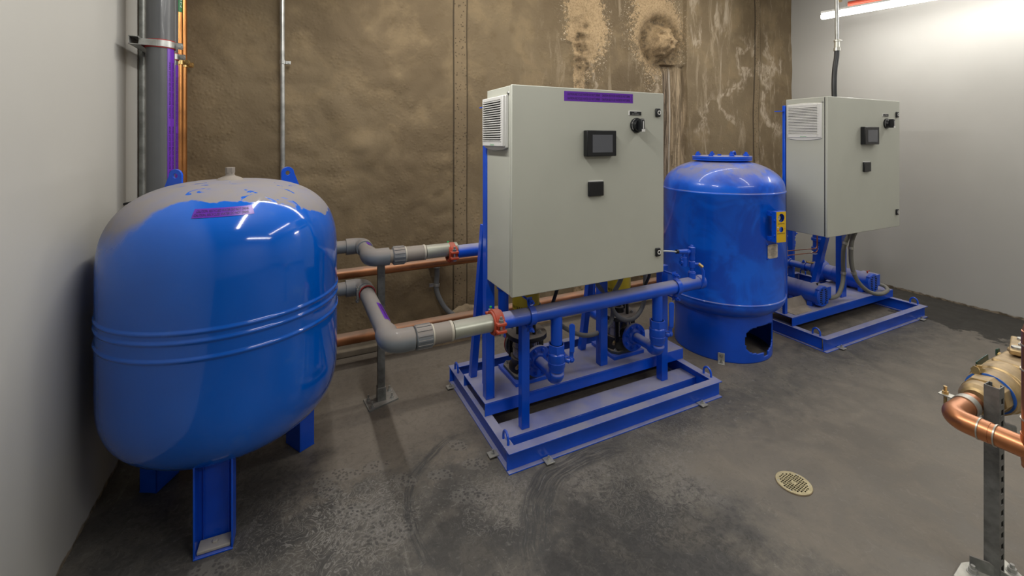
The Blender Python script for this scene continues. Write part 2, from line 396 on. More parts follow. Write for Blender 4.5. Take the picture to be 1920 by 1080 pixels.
def brown_wall():
    t = NT('brown_sprayed_concrete'); P = t.pos(); X, Y, Z = t.xyz(P)
    at = t.n('ShaderNodeAttribute', attribute_name='zone'); zr, zg, zb = t.n('ShaderNodeSeparateColor').outputs[:3] if False else (None, None, None)
    sp = t.n('ShaderNodeSeparateColor'); t.L(at.outputs['Color'], sp.inputs[0]); zr, zg, zb = sp.outputs[0], sp.outputs[1], sp.outputs[2]
    big = t.noise(.8, 4, .6, v=P); mid = t.noise(3.2, 6, .65, v=P, dist=.4)
    c = t.mix(t.mr(big, .35, .65), (.150, .110, .064), (.205, .156, .094))
    c = t.mix(t.mr(mid, .45, .7, 0, .55), c, (.28, .208, .118))
    c = t.mix(t.mr(t.noise(9, 5, .7, v=P), .5, .75, 0, .35), c, (.115, .08, .038))
    # streaks running down, only right of the splice
    sv = t.map(P, (5.5, 1, 1.15), rot=(0, .12, 0)); st = t.noise(1.3, 6, .68, v=sv, dist=1.1)
    rt = t.mr(X, 1.6, 2.6)
    c = t.mix(t.mth('MULTIPLY', rt, t.mr(st, .54, .66, 0, .62)), c, (.36, .29, .20))
    c = t.mix(t.mth('MULTIPLY', t.mr(X, 2.9, 3.9), t.mr(t.noise(1.1, 6, .7, v=t.map(P, (4.2, 1, .8), (3, 0, 0)), dist=1.5), .57, .66, 0, .75)), c, (.44, .37, .28))
    c = t.mix(t.mth('MULTIPLY', rt, t.mr(t.noise(46, 3, .7, v=t.map(P, (1.5, 1, .6))), .70, .73, 0, .8)), c, (.55, .47, .36))
    for (xc, wd, z0, z1, amp) in ((4.72, .12, 1.6, 2.9, .5), (5.42, .13, 1.5, 3.0, .4), (4.25, .07, 1.5, 2.2, .3), (3.40, .03, 1.9, 2.4, .15), (2.66, .03, 1.9, 2.45, .15)):
        wv = t.mr(t.noise(1.6, 3, .6, v=t.map(P, (.6, 1, 1), (xc, 0, 0))), .3, .7, -amp, amp, False)
        dd = t.mth('ABSOLUTE', t.mth('ADD', t.mth('SUBTRACT', X, xc), wv))
        q = t.mth('MULTIPLY', t.mr(dd, wd, wd * .2), t.mth('MULTIPLY', t.mr(Z, z0, z0 + .3), t.mr(Z, z1, z1 - .2)))
        c = t.mix(t.mth('MULTIPLY', q, t.mr(t.noise(13, 6, .75, v=t.map(P, (1, 1, .5)), dist=1.5), .40, .58, 0, .75)), c, (.50, .42, .32))
    # seam strips
    for x0, x1 in ((1.212, 1.33), (5.05, 5.155)):
        inn = t.mth('MULTIPLY', t.mr(X, x0, x0 + .004), t.mr(X, x1, x1 - .004))
        pit = t.mr(t.vor(13, v=t.map(P, (1, 1, .8))), .36, .28)
        pit2 = t.mr(t.vor(38, v=P), .26, .18)
        c = t.mix(t.mth('MULTIPLY', inn, .35), c, (.24, .18, .11))
        c = t.mix(t.mth('MULTIPLY', inn, t.mth('MULTIPLY', t.mth('MAXIMUM', t.mth('MULTIPLY', pit, .0), pit2), .7)), c, (.04, .03, .018))
        for xe in (x0, x1):
            c = t.mix(t.mr(t.mth('ABSOLUTE', t.mth('SUBTRACT', X, xe)), .009, .004, 0, .8), c, (.035, .025, .015))
    # fresh beige mortar round the two break-outs (zone red), with a ragged speckled rim
    rag = t.noise(30, 5, .75, v=P, dist=.7)
    f1 = t.mr(t.mth('ADD', zr, t.mr(rag, .3, .7, -.42, .42, False)), .45, .55)
    c = t.mix(t.mth('MULTIPLY', f1, .9), c, t.mix(t.mr(t.noise(60, 4, .7, v=P), .4, .65), (.50, .365, .215), (.33, .235, .13)))
    f2 = t.mth('MULTIPLY', t.mr(zr, .04, .3), t.mr(zr, .75, .4)); f2 = t.mth('MULTIPLY', f2, t.mr(t.noise(34, 4, .75, v=t.map(P, (1, 1, 1)), dist=1.5), .60, .63))
    c = t.mix(f2, c, (.66, .57, .44))
    # darker mottled colour in the hollows (zone green)
    c = t.mix(t.mth('MULTIPLY', zg, .95), c, t.mix(t.mr(t.noise(22, 5, .7, v=P), .35, .6), (.05, .035, .02), (.20, .14, .075)))
    # dark timber band under the second break-out (zone blue)
    wood = t.noise(2.0, 6, .7, v=t.map(P, (26, 1, 1.2)), dist=.6)
    wc = t.mix(t.mr(wood, .4, .6), (.055, .04, .025), (.26, .20, .145))
    wc = t.mix(t.mr(t.mth('ADD', X, t.mr(wood, .3, .7, -.03, .03, False)), 3.715, 3.75), wc, t.mix(t.mr(wood, .42, .58), (.40, .31, .205), (.16, .12, .075)))
    wc = t.mix(t.mr(t.mth('ABSOLUTE', t.mth('SUBTRACT', X, 3.735)), .012, .006), wc, (.42, .38, .33))
    c = t.mix(zb, c, wc)
    bl = t.mr(t.vor(34, v=P), .0, .55, 1, 0); n2 = t.noise(70, 4, .6, v=P)
    h = t.mth('ADD', t.mth('MULTIPLY', bl, t.mr(t.noise(3, 2, v=P), .4, .6, .2, 1)), t.mth('MULTIPLY', n2, .8))
    h = t.mth('ADD', h, t.mth('MULTIPLY', t.noise(14, 4, .6, v=P), 1.2))
    t.bump(h, .26, .008)
    return t.set(c, .75, 0., spec=.3)
M['brown'] = brown_wall()
M['curb'] = simple('dusty_concrete_curb', (.2, .17, .13), .9, nz=8, var=.15)
def emit(name, col, s):
    t = NT(name); t.set(tuple(col), .5); t.b.inputs['Emission Color'].default_value = tuple(col) + (1,); t.b.inputs['Emission Strength'].default_value = s; return t.m
M['tube'] = emit('lit_tube', (1, .985, .95), 9.)

# ------------------------------------------------------------------ the room
XL, XR, YB, YF, ZC = -.785, 5.80, 3.62, -3.2, 3.6
struct('floor', MB().box(XL, XR, YF, YB, -.1, 0), M['floor'], smooth=False)
struct('ceiling', MB().box(XL, XR, YF, YB, ZC, ZC + .1), M['ceil'], smooth=False)
struct('wall_left', MB().box(XL - .12, XL, YF, YB + .15, -.1, ZC + .1), M['wall'], smooth=False)
struct('wall_right', MB().box(XR, XR + .12, YF, YB + .15, -.1, ZC + .1), M['wall'], smooth=False)
struct('wall_front', MB().box(XL, XR, YF - .12, YF, -.1, ZC + .1), M['wall'], smooth=False)
# back wall: displaced relief with the two break-outs
def back_wall():
    dx = .0165; nx = int((XR - XL) / dx); nz = int(ZC / dx); vs = []; fs = []; cols = []
    def blob(x, z, cx, cz, rx, rz): return math.exp(-(((x - cx) / rx) ** 2 + ((z - cz) / rz) ** 2))
    for j in range(nz + 1):
        z = ZC * j / nz
        for i in range(nx + 1):
            x = XL + (XR - XL) * i / nx
            p = V((x, 0, z)); d = 0.     # d > 0 stands out of the wall (towards -Y)
            d += .006 * noise.noise(p * 5) + .02 * noise.noise(p * 1.3)
            if x < 1.2:
                d += .012 * abs(noise.noise(p * 6 + V((4, 0, 0)))) + .012 * noise.noise(V((x * 2.5, 3, z * 1.5)))
                d += .035 * blob(x, z, .50, 1.53, .13, .12) + .028 * blob(x, z, .33, 1.80, .09, .2)
            if 1.212 < x < 1.33 or 5.05 < x < 5.155: d += .012
            if x > 3.905: d += .03
            # first break-out
            r1 = math.hypot((x - 2.56) / .34, (z - 2.78) / .62); a1 = noise.noise(p * 3 + V((9, 0, 0)))
            m1 = max(0., min(1., 1.25 - r1 + .25 * a1))
            if x < 2.42: m1 *= max(0, 1 - (2.42 - x) / .28) if z > 2.55 else 0
            hol = blob(x, z, 2.52, 2.50, .10, .36)
            rough = noise.fractal(p * 13, 1., 2.1, 5)
            d += m1 * .018 + .045 * hol * (rough - .45)
            g1 = max(0, min(1, hol * 1.3 * (.35 + max(0, noise.noise(p * 11)) * 2.5)))
            # second break-out: ring hollow with a lump hanging in it
            rr = math.hypot((x - 3.56), (z - 2.655) * 1.0)
            m2 = max(0., min(1., 1.3 - math.hypot((x - 3.50) / .42, (z - 2.82) / .55) + .2 * noise.noise(p * 4)))
            if x > 3.905: m2 *= max(0, 1 - (x - 3.905) / .2)
            ring = math.exp(-((rr - .225) / .075) ** 2)
            lump = max(0, 1 - (math.hypot(x - 3.60, (z - 2.66)) / .17) ** 2)
            d += m2 * .02 - .05 * ring * (1 + .5 * rough) + (.10 * math.sqrt(lump) + .065 * rough * min(1, lump * 6)) 
            g2 = max(0, min(1, 1.0 * math.exp(-((rr - .23) / .085) ** 2) + .5 * (lump > 0) * max(0, .35 + rough)))
            if 3.60 < x < 3.905 and z > 2.45: g2 = max(g2, .5 * max(0, min(1, 1.2 - abs(z - 2.85) / .3)) * max(0, min(1, .5 + noise.noise(p * 5))))
            # light vertical strip under first, timber band under second
            zr = max(m1, m2)
            if 2.42 < x < 2.55 and z < 2.5: zr = max(zr, .62); d += .006
            zb = 0.
            if 3.60 < x < 3.905 and z < 2.42:
                zb = min(1, (2.42 - z) / .12); d += -.05 + (.03 if x > 3.78 else 0) + .008 * noise.noise(V((x * 30, 0, z * 2)))
            if 3.34 < x < 3.60 and z < 2.42: zr = max(zr, .5 * max(0, 1 - (2.42 - z) / .6)); 
            vs.append((x, YB - d, z)); cols.append((zr, max(g1, g2), zb, 1))
    w = nx + 1
    for j in range(nz):
        for i in range(nx): fs.append((j * w + i, j * w + i + 1, (j + 1) * w + i + 1, (j + 1) * w + i))
    b = len(vs)
    mb = MB(); mb.v = vs; mb.f = fs
    # rear slab so the wall has thickness
    mb.box(XL - .1, XR + .1, YB + .08, YB + .2, -.1, ZC + .1)
    o = struct('wall_back', mb, M['brown'], fix=False, ang=60)
    at = o.data.color_attributes.new('zone', 'FLOAT_COLOR', 'POINT')
    for i, c in enumerate(cols): at.data[i].color = c
back_wall()
cb = MB()
for k in range(70):
    x0 = XL + (XR - XL) * k / 70; x1 = XL + (XR - XL) * (k + 1) / 70
cb.box(XL, 3.2, 3.455, 3.60, 0, .05)
struct('trim_1', cb, M['curb'], bevel=.008)

# ------------------------------------------------------------------ pressure tank, left
TC = V((-.272, 2.42, 0)); TR = .461
def dome_profile(R, z0, h, n, k=14, sgn=1):
    P = []
    for i in range(k + 1):
        a = PI / 2 * i / k; c, s = math.cos(a), math.sin(a)
        P.append((R * (c ** (2 / n) if c > 1e-9 else 0), z0 + sgn * h * (s ** (2 / n) if s > 1e-9 else 0)))
    return P
def tank1():
    t = thing('pressure_tank', 'large glossy blue diaphragm tank on channel legs with a dusty crown, beside the left wall', 'tank', TC)
    up = dome_profile(TR, 1.04, .376, 2.8, 30); dn = dome_profile(TR, .60, .325, 3.1, 30, -1)
    prof = list(reversed(dn))
    for zr in (.797, .862, .897):
        prof += [(TR, zr - .016), (TR, zr - .013), (TR, zr - .009), (TR + .004, zr - .005), (TR + .0055, zr), (TR + .004, zr + .005), (TR, zr + .009), (TR, zr + .013), (TR, zr + .016)]
    prof += up
    obj('shell', MB().lathe(prof, TC, n=128), M['tank'], t, ang=50)
    # legs: outward facing channels
    for a in (-92, 30, 151):
        r = V((math.cos(math.radians(a)), math.sin(math.radians(a)), 0)); s = V((-r.y, r.x, 0)); m = MB()
        w = .130; top = .40; r0 = .302
        m.obox(TC + r * r0 + V((0, 0, top / 2)), s, r, (0, 0, 1), w, .006, top)
        for e in (-1, 1): m.obox(TC + r * (r0 + .037) + s * e * (w / 2 - .003) + V((0, 0, top / 2)), s, r, (0, 0, 1), .006, .080, top)
        m.obox(TC + r * (r0 + .038) + V((0, 0, .003)), s, r, (0, 0, 1), w, .082, .006)
        for e in (-1, 1): m.obox(TC + r * (r0 + .006) + s * e * (w / 2 - .022) + V((0, 0, top / 2)), s, r, (0, 0, 1), .004, .012, top)
        lg = obj('leg', m, M['blue_clean'], t, bevel=.0015)
        f = MB(); f.cyl(TC + r * (r0 + .035) + V((0, 0, .006)), TC + r * (r0 + .035) + V((0, 0, .012)), .018, n=16); f.hexa(TC + r * (r0 + .035) + V((0, 0, .012)), TC + r * (r0 + .035) + V((0, 0, .026)), .012)
        f.obox(TC + r * (r0 + .038) + V((0, 0, .014)), s, r, (0, 0, 1), w * .85, .06, .012)
        obj('anchor_nut', f, M['concrete_bit'], lg, bevel=.004)
    # lifting lugs
    for a in (24, 152):
        r = V((math.cos(math.radians(a)), math.sin(math.radians(a)), 0)); out = []; inn = []
        N = 28; poly = [(-.045, -.06), (.062, -.085)]
        cx, cz, R = -.012, .032, .031; outer = []
        for i in range(N):
            q = 2 * PI * i / N; dxy = V((math.cos(q), math.sin(q)))
            if dxy.y >= -.15: pt = (cx + R * dxy.x, cz + R * dxy.y)
            else:
                k = (dxy.x + 1) / 2; pt = (-.043 + .118 * k, -.055 - .05 * k)
            outer.append(pt); inn.append((cx + .0115 * dxy.x, cz + .0115 * dxy.y))
        m = MB(); m.fan(outer, inn, TC + r * .27 + V((0, 0, 1.40)) - V((-r.y, r.x, 0)) * .005, r, (0, 0, 1), (-r.y, r.x, 0), .010)
        obj('lifting_lug', m, M['blue_clean'], t, ang=30, bevel=.001)
    n = MB(); n.lathe([(.0, 1.40), (.062, 1.410), (.045, 1.424), (.02, 1.434), (.018, 1.44), (.018, 1.45)], TC, n=24)
    n.hexa(TC + V((0, 0, 1.446)), TC + V((0, 0, 1.472)), .020)
    obj('top_plug', n, M['pvc_dust'], t, label='pale dusty hexagon plug on the crown', bevel=.001)
    # caution label
    prof_r = lambda z: TR * (max(0, 1 - ((z - 1.04) / .376) ** 2.8)) ** (1 / 2.8)
    def fn(u, v, off=.0012):
        z = 1.303 + .031 * v + .002 * (u - .5); rr = prof_r(z) + off; th = math.radians(-102 + 30.5 * u)
        return TC + V((rr * math.cos(th), rr * math.sin(th), z + off * .6))
    m = MB(); nu, nv = 24, 6
    for j in range(nv + 1):
        for i in range(nu + 1): m.v.append(tuple(fn(i / nu, j / nv)))
    for j in range(nv):
        for i in range(nu): m.f.append((j * (nu + 1) + i, j * (nu + 1) + i + 1, (j + 1) * (nu + 1) + i + 1, (j + 1) * (nu + 1) + i))
    lb = obj('warning_label', m, M['purple'], t, label='purple recycled water caution label')
    tx = MB(); f2 = lambda u, v: fn(u, v, .0025)
    put_text(tx, CAUT, f2, .05, .93, .56, .84); put_text(tx, CAUT, f2, .03, .92, .16, .44)
    obj('lettering', tx, M['ink'], lb, smooth=False)
tank1()
b = MB().box(-.075, -.02, 2.705, 2.80, 0, .02); tag(obj('metal_scrap', b, M['galv_dull'], bevel=.002), 'small flat grey metal plate lying behind the right leg of the left tank', 'plate')
m = MB(); m.tube([(-.785, 2.89, 1.272), (-.755, 2.89, 1.280), (-.748, 2.89, 1.276)], .006, 10); tag(obj('wall_bracket', m, M['black']), 'small black bracket tip on the left wall just above the left tank shoulder', 'bracket')

# ------------------------------------------------------------------ pressure tank, right (skirted)
T2 = V((3.035, 2.433, 0))
def tank2():
    t = thing('pressure_tank', 'skirted blue tank with bolted lid and yellow gauge panel, between the two pump frames', 'tank', T2)
    R = .434; prof = []
    dn = dome_profile(R, .43, .17, 2.0, 14, -1); up = dome_profile(R, 1.225, .225, 2.15, 18)
    prof = list(reversed([p for p in dn if p[0] > .01]))
    prof = [(0, .26)] + prof
    prof += [(R, .432), (R + .006, .437), (R + .006, .443), (R, .448), (R, 1.205), (R + .006, 1.212), (R + .006, 1.218), (R, 1.225)] + up
    obj('shell', MB().lathe(prof, T2, n=96), M['tank2'], t, ang=50)
    # skirt with an opening
    m = MB(); n = 240; nz = 44; Rs = .345; H = .335; keep = []
    for j in range(nz + 1):
        for i in range(n):
            a = 2 * PI * i / n; m.v.append((T2.x + Rs * math.cos(a), T2.y + Rs * math.sin(a), H * j / nz))
    def inside(th, z):
        s = (math.degrees(th) + 180) % 360 - 180; u = (s + 88) / 27.; w = (z - .160) / .098
        if abs(u) < 1 and abs(w) < 1 and (abs(u) ** 3.2 + abs(w) ** 3.2) < 1: return True
        return abs(s + 84) < 4.0 and .028 < z < .1
    for j in range(nz):
        for i in range(n):
            th = 2 * PI * (i + .5) / n
            if inside(th, H * (j + .5) / nz): continue
            m.f.append((j * n + i, j * n + (i + 1) % n, (j + 1) * n + (i + 1) % n, (j + 1) * n + i))
    obj('skirt', m, M['blue_clean'], t, solid=.01, ang=50)
    # bolted lid
    zt = 1.452
    obj('lid', MB().lathe([(.215, zt - .012), (.215, zt), (.205, zt), (.205, zt + .003), (.216, zt + .003), (.216, zt + .02), (.213, zt + .022)], T2, n=64), M['blue'], t)
    for k in range(8):
        a = 2 * PI * (k + .35) / 8; p = T2 + V((  .187 * math.cos(a), .187 * math.sin(a), zt + .022))
        obj('lid_bolt', MB().bolt(p, (0, 0, 1), .017, .016, .014), M['blue_clean'], t)
    obj('lid_plug', MB().hexa(T2 + V((.0, .02, zt + .022)), T2 + V((.0, .02, zt + .034)), .014), M['blue_clean'], t)
    a = math.radians(15); rr = V((math.cos(a), math.sin(a), 0))
    obj('lifting_eye', MB().tube(spline([T2 + rr * .19 + V((0, 0, zt + .02)), T2 + rr * .215 + V((0, 0, zt + .045)), T2 + rr * .245 + V((0, 0, zt + .045)), T2 + rr * .262 + V((0, 0, zt + .01)), T2 + rr * .27 + V((0, 0, zt - .045))], 5), .009, 10), M['blue_clean'], t)
    # gauge panel, standing off the shell towards the viewer
    a = math.radians(-60); r = V((math.cos(a), math.sin(a), 0)); s = V((-r.y, r.x, 0)); up_ = V((0, 0, 1))
    dirn = (V((0, -1, 0)) * .93 + V((-.12, 0, 0))).normalized(); sd = V((-dirn.y, dirn.x, 0)).normalized()
    # plate plane faces dirn; centre measured on the photograph side of the shell
    C0 = V((3.0, 1.93, 1.0)); w, h = .085, .21
    g = MB()
    for e in (-1, 1): 
        g.obox(C0 + sd * e * (w / 2 + .002) - dirn * .017, sd, dirn, up_, .004, .034, h)
    for zz in (-1, 1):
        g.obox(C0 + up_ * zz * (h / 2) - dirn * .017, sd, dirn, up_, w, .034, .004)
        g.obox(C0 - sd * (w / 2 + .002) - dirn * .064 + up_ * zz * (h / 2 - .018), sd, dirn, up_, .004, .062, .034)
        g.obox(C0 + sd * (w / 2 + .002) - dirn * .064 + up_ * zz * (h / 2 - .018), sd, dirn, up_, .004, .062, .034)
    bx = obj('gauge_box', g, M['blue_clean'], t, bevel=.001)
    N = 32
    def hole_plate(z0, z1, cz, rad):
        outer = []; inn = []
        for i in range(N):
            q = 2 * PI * i / N; dx, dz = math.cos(q), math.sin(q); k = 1e9
            if dx > 1e-6: k = min(k, (w / 2) / dx)
            if dx < -1e-6: k = min(k, -(w / 2) / dx)
            if dz > 1e-6: k = min(k, (z1 - cz) / dz)
            if dz < -1e-6: k = min(k, (z0 - cz) / dz)
            outer.append((dx * k, cz + dz * k)); inn.append((rad * dx, cz + rad * dz))
        # square off the corners
        for (ex, ez) in ((w / 2, z1), (-w / 2, z1), (-w / 2, z0), (w / 2, z0)):
            b = min(range(N), key=lambda i: (outer[i][0] - ex) ** 2 + (outer[i][1] - ez) ** 2); outer[b] = (ex, ez)
        return outer, inn
    p = MB(); o1, i1 = hole_plate(.015, h / 2, .062, .029); p.fan(o1, i1, C0, sd, up_, dirn, .002)
    o1, i1 = hole_plate(-h / 2, .015, -.018, .019); p.fan(o1, i1, C0, sd, up_, dirn, .002)
    obj('face_plate', p, M['yellow_plate'], t, smooth=False, label='yellow gauge plate')
    gd = MB(); gd.cyl(C0 + up_ * .062 - dirn * .03 - sd * .006, C0 + up_ * .062 - dirn * .018 - sd * .006, .023, n=28)
    gg = obj('pressure_gauge', gd, M['gaugeface'], t)
    obj('bezel', MB().ring(C0 + up_ * .062 - dirn * .032 - sd * .006, C0 + up_ * .062 - dirn * .013 - sd * .006, .022, .026, 28), M['black'], gg)
    obj('needle', MB().obox(C0 + up_ * .063 - dirn * .0165 - sd * .014, sd, dirn, up_, .026, .001, .003), M['black'], gg)
    fp = lambda u, v: C0 + dirn * .0032 + sd * ((u - .5) * w) + up_ * ((v - .5) * h)
    tx = MB(); 
    for s_, q in (('AIR PRESSURE', (.12, .82, .595, .625)), ('BLADDER MONITOR', (.06, .9, .275, .31)), ('OK', (.80, .93, .42, .45))): tx = MB(); put_text(tx, s_, fp, *q); obj('lettering', tx, M['ink'], bx, smooth=False)
    obj('indicator_dot', MB().cyl(fp(.12, .5), fp(.12, .5) + dirn * .001, .005, n=14), M['white'], bx, label='white indicator dot')
    obj('indicator_dot', MB().obox(fp(.12, .395), sd, dirn, up_, .009, .002, .009), M['orange'], bx, label='red indicator square')
    tb = MB()
    for e in (-1, 1):
        for zz in (.045, -.06): tb.mark().cyl(C0 + sd * e * (w / 2 + .003) + up_ * zz - dirn * .012, C0 + sd * e * (w / 2 + .012) + up_ * zz - dirn * .012, .007, n=12)
    for zz in (-.09, .09): tb.mark().cyl(C0 - sd * (w / 2 + .003) + up_ * zz - dirn * .04, C0 - sd * (w / 2 + .01) + up_ * zz - dirn * .04, .006, n=10)
    each('screw', tb, M['blue_clean'], bx)
    # riveted name plate on the shell
    m = MB(); a0, a1 = math.radians(-99.5), math.radians(-86); k = 6
    for j in range(2):
        for i in range(k + 1):
            a = a0 + (a1 - a0) * i / k; m.v.append((T2.x + (R + .004) * math.cos(a), T2.y + (R + .004) * math.sin(a), .768 + .098 * j))
    for i in range(k): m.f.append((i, i + 1, k + 1 + i + 1, k + 1 + i))
    pl = obj('name_plate', m, M['plate'], t, label='dusty rectangular metal name plate')
    rv = MB()
    for a in (a0, a1):
        for z in (.768, .866):
            q = V((math.cos(a), math.sin(a), 0)); rv.mark().cyl(T2 + q * R + V((0, 0, z)), T2 + q * (R + .007) + V((0, 0, z)), .006, n=10)
    each('rivet', rv, M['blue_clean'], pl)
    tx = MB(); fn = lambda u, v: T2 + V(((R + .0055) * math.cos(a0 + (a1 - a0) * u), (R + .0055) * math.sin(a0 + (a1 - a0) * u), .768 + .098 * v))
    for i in range(6): put_text(tx, 'IIIIII IIII III', fn, .3 - .02 * (i % 2), .72 - .05 * (i % 3), .72 - i * .1, .76 - i * .1)
    obj('small_print', tx, M['castdust'], pl, smooth=False)
    # floor angle brackets
    for a in (-141.5, -20, 100):
        r = V((math.cos(math.radians(a)), math.sin(math.radians(a)), 0)); s = V((-r.y, r.x, 0)); m = MB()
        m.obox(T2 + r * .355 + V((0, 0, .032)), s, r, up_, .045, .005, .064); m.obox(T2 + r * .38 + V((0, 0, .0025)), s, r, up_, .045, .05, .005)
        cl = obj('anchor_bracket', m, M['zinc'], t, bevel=.001)
        bb = MB(); bb.bolt(T2 + r * .357 + V((0, 0, .042)), r, .009, .007, .004); bb.bolt(T2 + r * .382 + V((0, 0, .005)), up_, .009, .01, .012)
        each('bolt', bb, M['steel'], cl)
tank2()

# ------------------------------------------------------------------ pump skids
def ibeam(m, p0, p1, side, h=.1, w=.05, tf=.006, tw=.006):   # web in the middle, flanges top and bottom
    p0 = V(p0); p1 = V(p1); d = p1 - p0; L = d.length; d.normalize(); c = (p0 + p1) / 2; s = V(side).normalized(); up = V((0, 0, 1))
    m.obox(c + up * (h / 2), d, s, up, L, tw, h - 2 * tf); m.obox(c + up * (tf / 2), d, s, up, L, w, tf); m.obox(c + up * (h - tf / 2), d, s, up, L, w, tf)
def skid(X0, X1, Y0, Y1, py0, py1, label, posts, braces, front_channel, clips, name='pump_skid'):
    t = thing(name, label, 'pump frame', ((X0 + X1) / 2, (Y0 + Y1) / 2, 0)); w = .05
    f = lambda n, a, b, s: (lambda m: (ibeam(m, a, b, s), obj(n, m, M['blue'], t, bevel=.0012)))(MB())
    f('front_rail', (X0, Y0 + w / 2, 0), (X1, Y0 + w / 2, 0), (0, 1, 0))
    f('rear_rail', (X0, Y1 - w / 2, 0), (X1, Y1 - w / 2, 0), (0, 1, 0))
    f('side_rail', (X0 + w / 2, Y0 + w, 0), (X0 + w / 2, Y1 - w, 0), (1, 0, 0))
    f('side_rail', (X1 - w / 2, Y0 + w, 0), (X1 - w / 2, Y1 - w, 0), (1, 0, 0))
    m = MB(); z = .17; px0, px1 = X0 + .008, X1 + .008
    m.box(px0, px1, py0, py1, z - .006, z); m.box(px0, px1, py0, py0 + .006, .1, z - .006); m.box(px0, px1, py1 - .006, py1, .1, z - .006)
    m.box(px0, px0 + .006, py0 + .006, py1 - .006, .1, z - .006) if False else None
    obj('pump_shelf', m, M['blue'], t, bevel=.0012)
    if front_channel:
        a, b = front_channel; m = MB(); m.box(X0 + w * .6, X1 - w * .6, a, b, .044, .05); m.box(X0 + w * .6, X1 - w * .6, a, a + .006, .0, .044); m.box(X0 + w * .6, X1 - w * .6, b - .006, b, .0, .044)
        obj('inner_channel', m, M['blue'], t, bevel=.001)
    for (x0, x1, y0, y1, z0, z1) in posts: obj('post', MB().box(x0, x1, y0, y1, z0, z1), M['blue_clean'], t, bevel=.002)
    for (x0, x1, ya, yb, zb) in braces:
        m = MB(); m.prism([(ya - .02, .17), (ya + .02, .17), (yb + .02, zb), (yb - .02, zb)], (x0, 0, 0), (0, 1, 0), (0, 0, 1), (1, 0, 0), x1 - x0); obj('brace', m, M['blue_clean'], t, bevel=.001)
    for (x, y, ax) in ((X0 + .025, Y0 + .09, 'y'), (X1 - .025, Y0 + .09, 'y'), (X0 + .025, Y1 - .09, 'y'), (X1 - .025, Y1 - .09, 'y')):
        P = [(x, y - .028, .098), (x, y - .027, .125), (x, y - .018, .143), (x, y, .152), (x, y + .018, .143), (x, y + .027, .125), (x, y + .028, .098)]
        obj('lifting_ring', MB().tube(spline(P, 4), .0065, 10), M['blue_clean'], t)
    for (x, y, a) in clips:
        r = V((math.cos(a), math.sin(a), 0)); s = V((-r.y, r.x, 0)); m = MB(); c = V((x, y, 0))
        m.obox(c + V((0, 0, .010)), r, s, (0, 0, 1), .05, .045, .006); m.obox(c - r * .02 + V((0, 0, .0035)), r, s, (0, 0, 1), .012, .045, .007)
        k = obj('anchor_clip', m, M['zinc'], t, bevel=.001); obj('bolt', MB().bolt(c + V((0, 0, .013)), (0, 0, 1), .009, .008, .012), M['steel'], k)
    return t
s1 = skid(.914, 2.383, 1.905, 2.835, 2.222, 2.562, 'blue steel pump frame in the middle, carrying two upright black pumps',
     [(.94, .985, 2.25, 2.30, .17, 1.78), (.985, .991, 2.25, 2.42, .17, .95), (1.73, 1.785, 2.27, 2.32, .17, 1.78), (1.085, 1.133, 2.105, 2.145, .05, .66), (2.112, 2.162, 2.135, 2.185, .05, .79)],
     [(.945, .985, 2.52, 2.33, 1.12), (1.74, 1.78, 2.52, 2.34, 1.12)], (2.08, 2.21),
     [(.897, 2.06, PI), (1.128, 1.898, -PI / 2), (2.20, 1.898, -PI / 2), (.897, 2.74, PI)])
s2 = skid(3.575, 5.12, 1.95, 3.12, 2.213, 2.62, 'blue steel pump frame far right, carrying two lying motors under the second control cabinet',
     [(3.60, 3.635, 2.284, 2.306, .17, 1.88), (4.44, 4.52, 2.30, 2.35, .17, 1.8), (4.86, 4.90, 3.0, 3.05, .1, .95), (3.9, 3.94, 3.0, 3.05, .1, .95)],
     [(4.46, 4.52, 2.575, 2.37, 1.1), (3.605, 3.635, 2.575, 2.37, 1.1)], None, [(4.99, 1.943, -PI / 2), (3.75, 1.943, -PI / 2)])
for x0, x1, y in ((.905, .925, 2.28),): obj('top_tab', MB().box(.92, .945, 2.262, 2.30, 1.775, 1.78), M['blue_clean'], s1)
obj('top_tab', MB().box(3.55, 3.60, 2.29, 2.34, 1.83, 1.836), M['blue_clean'], s2)

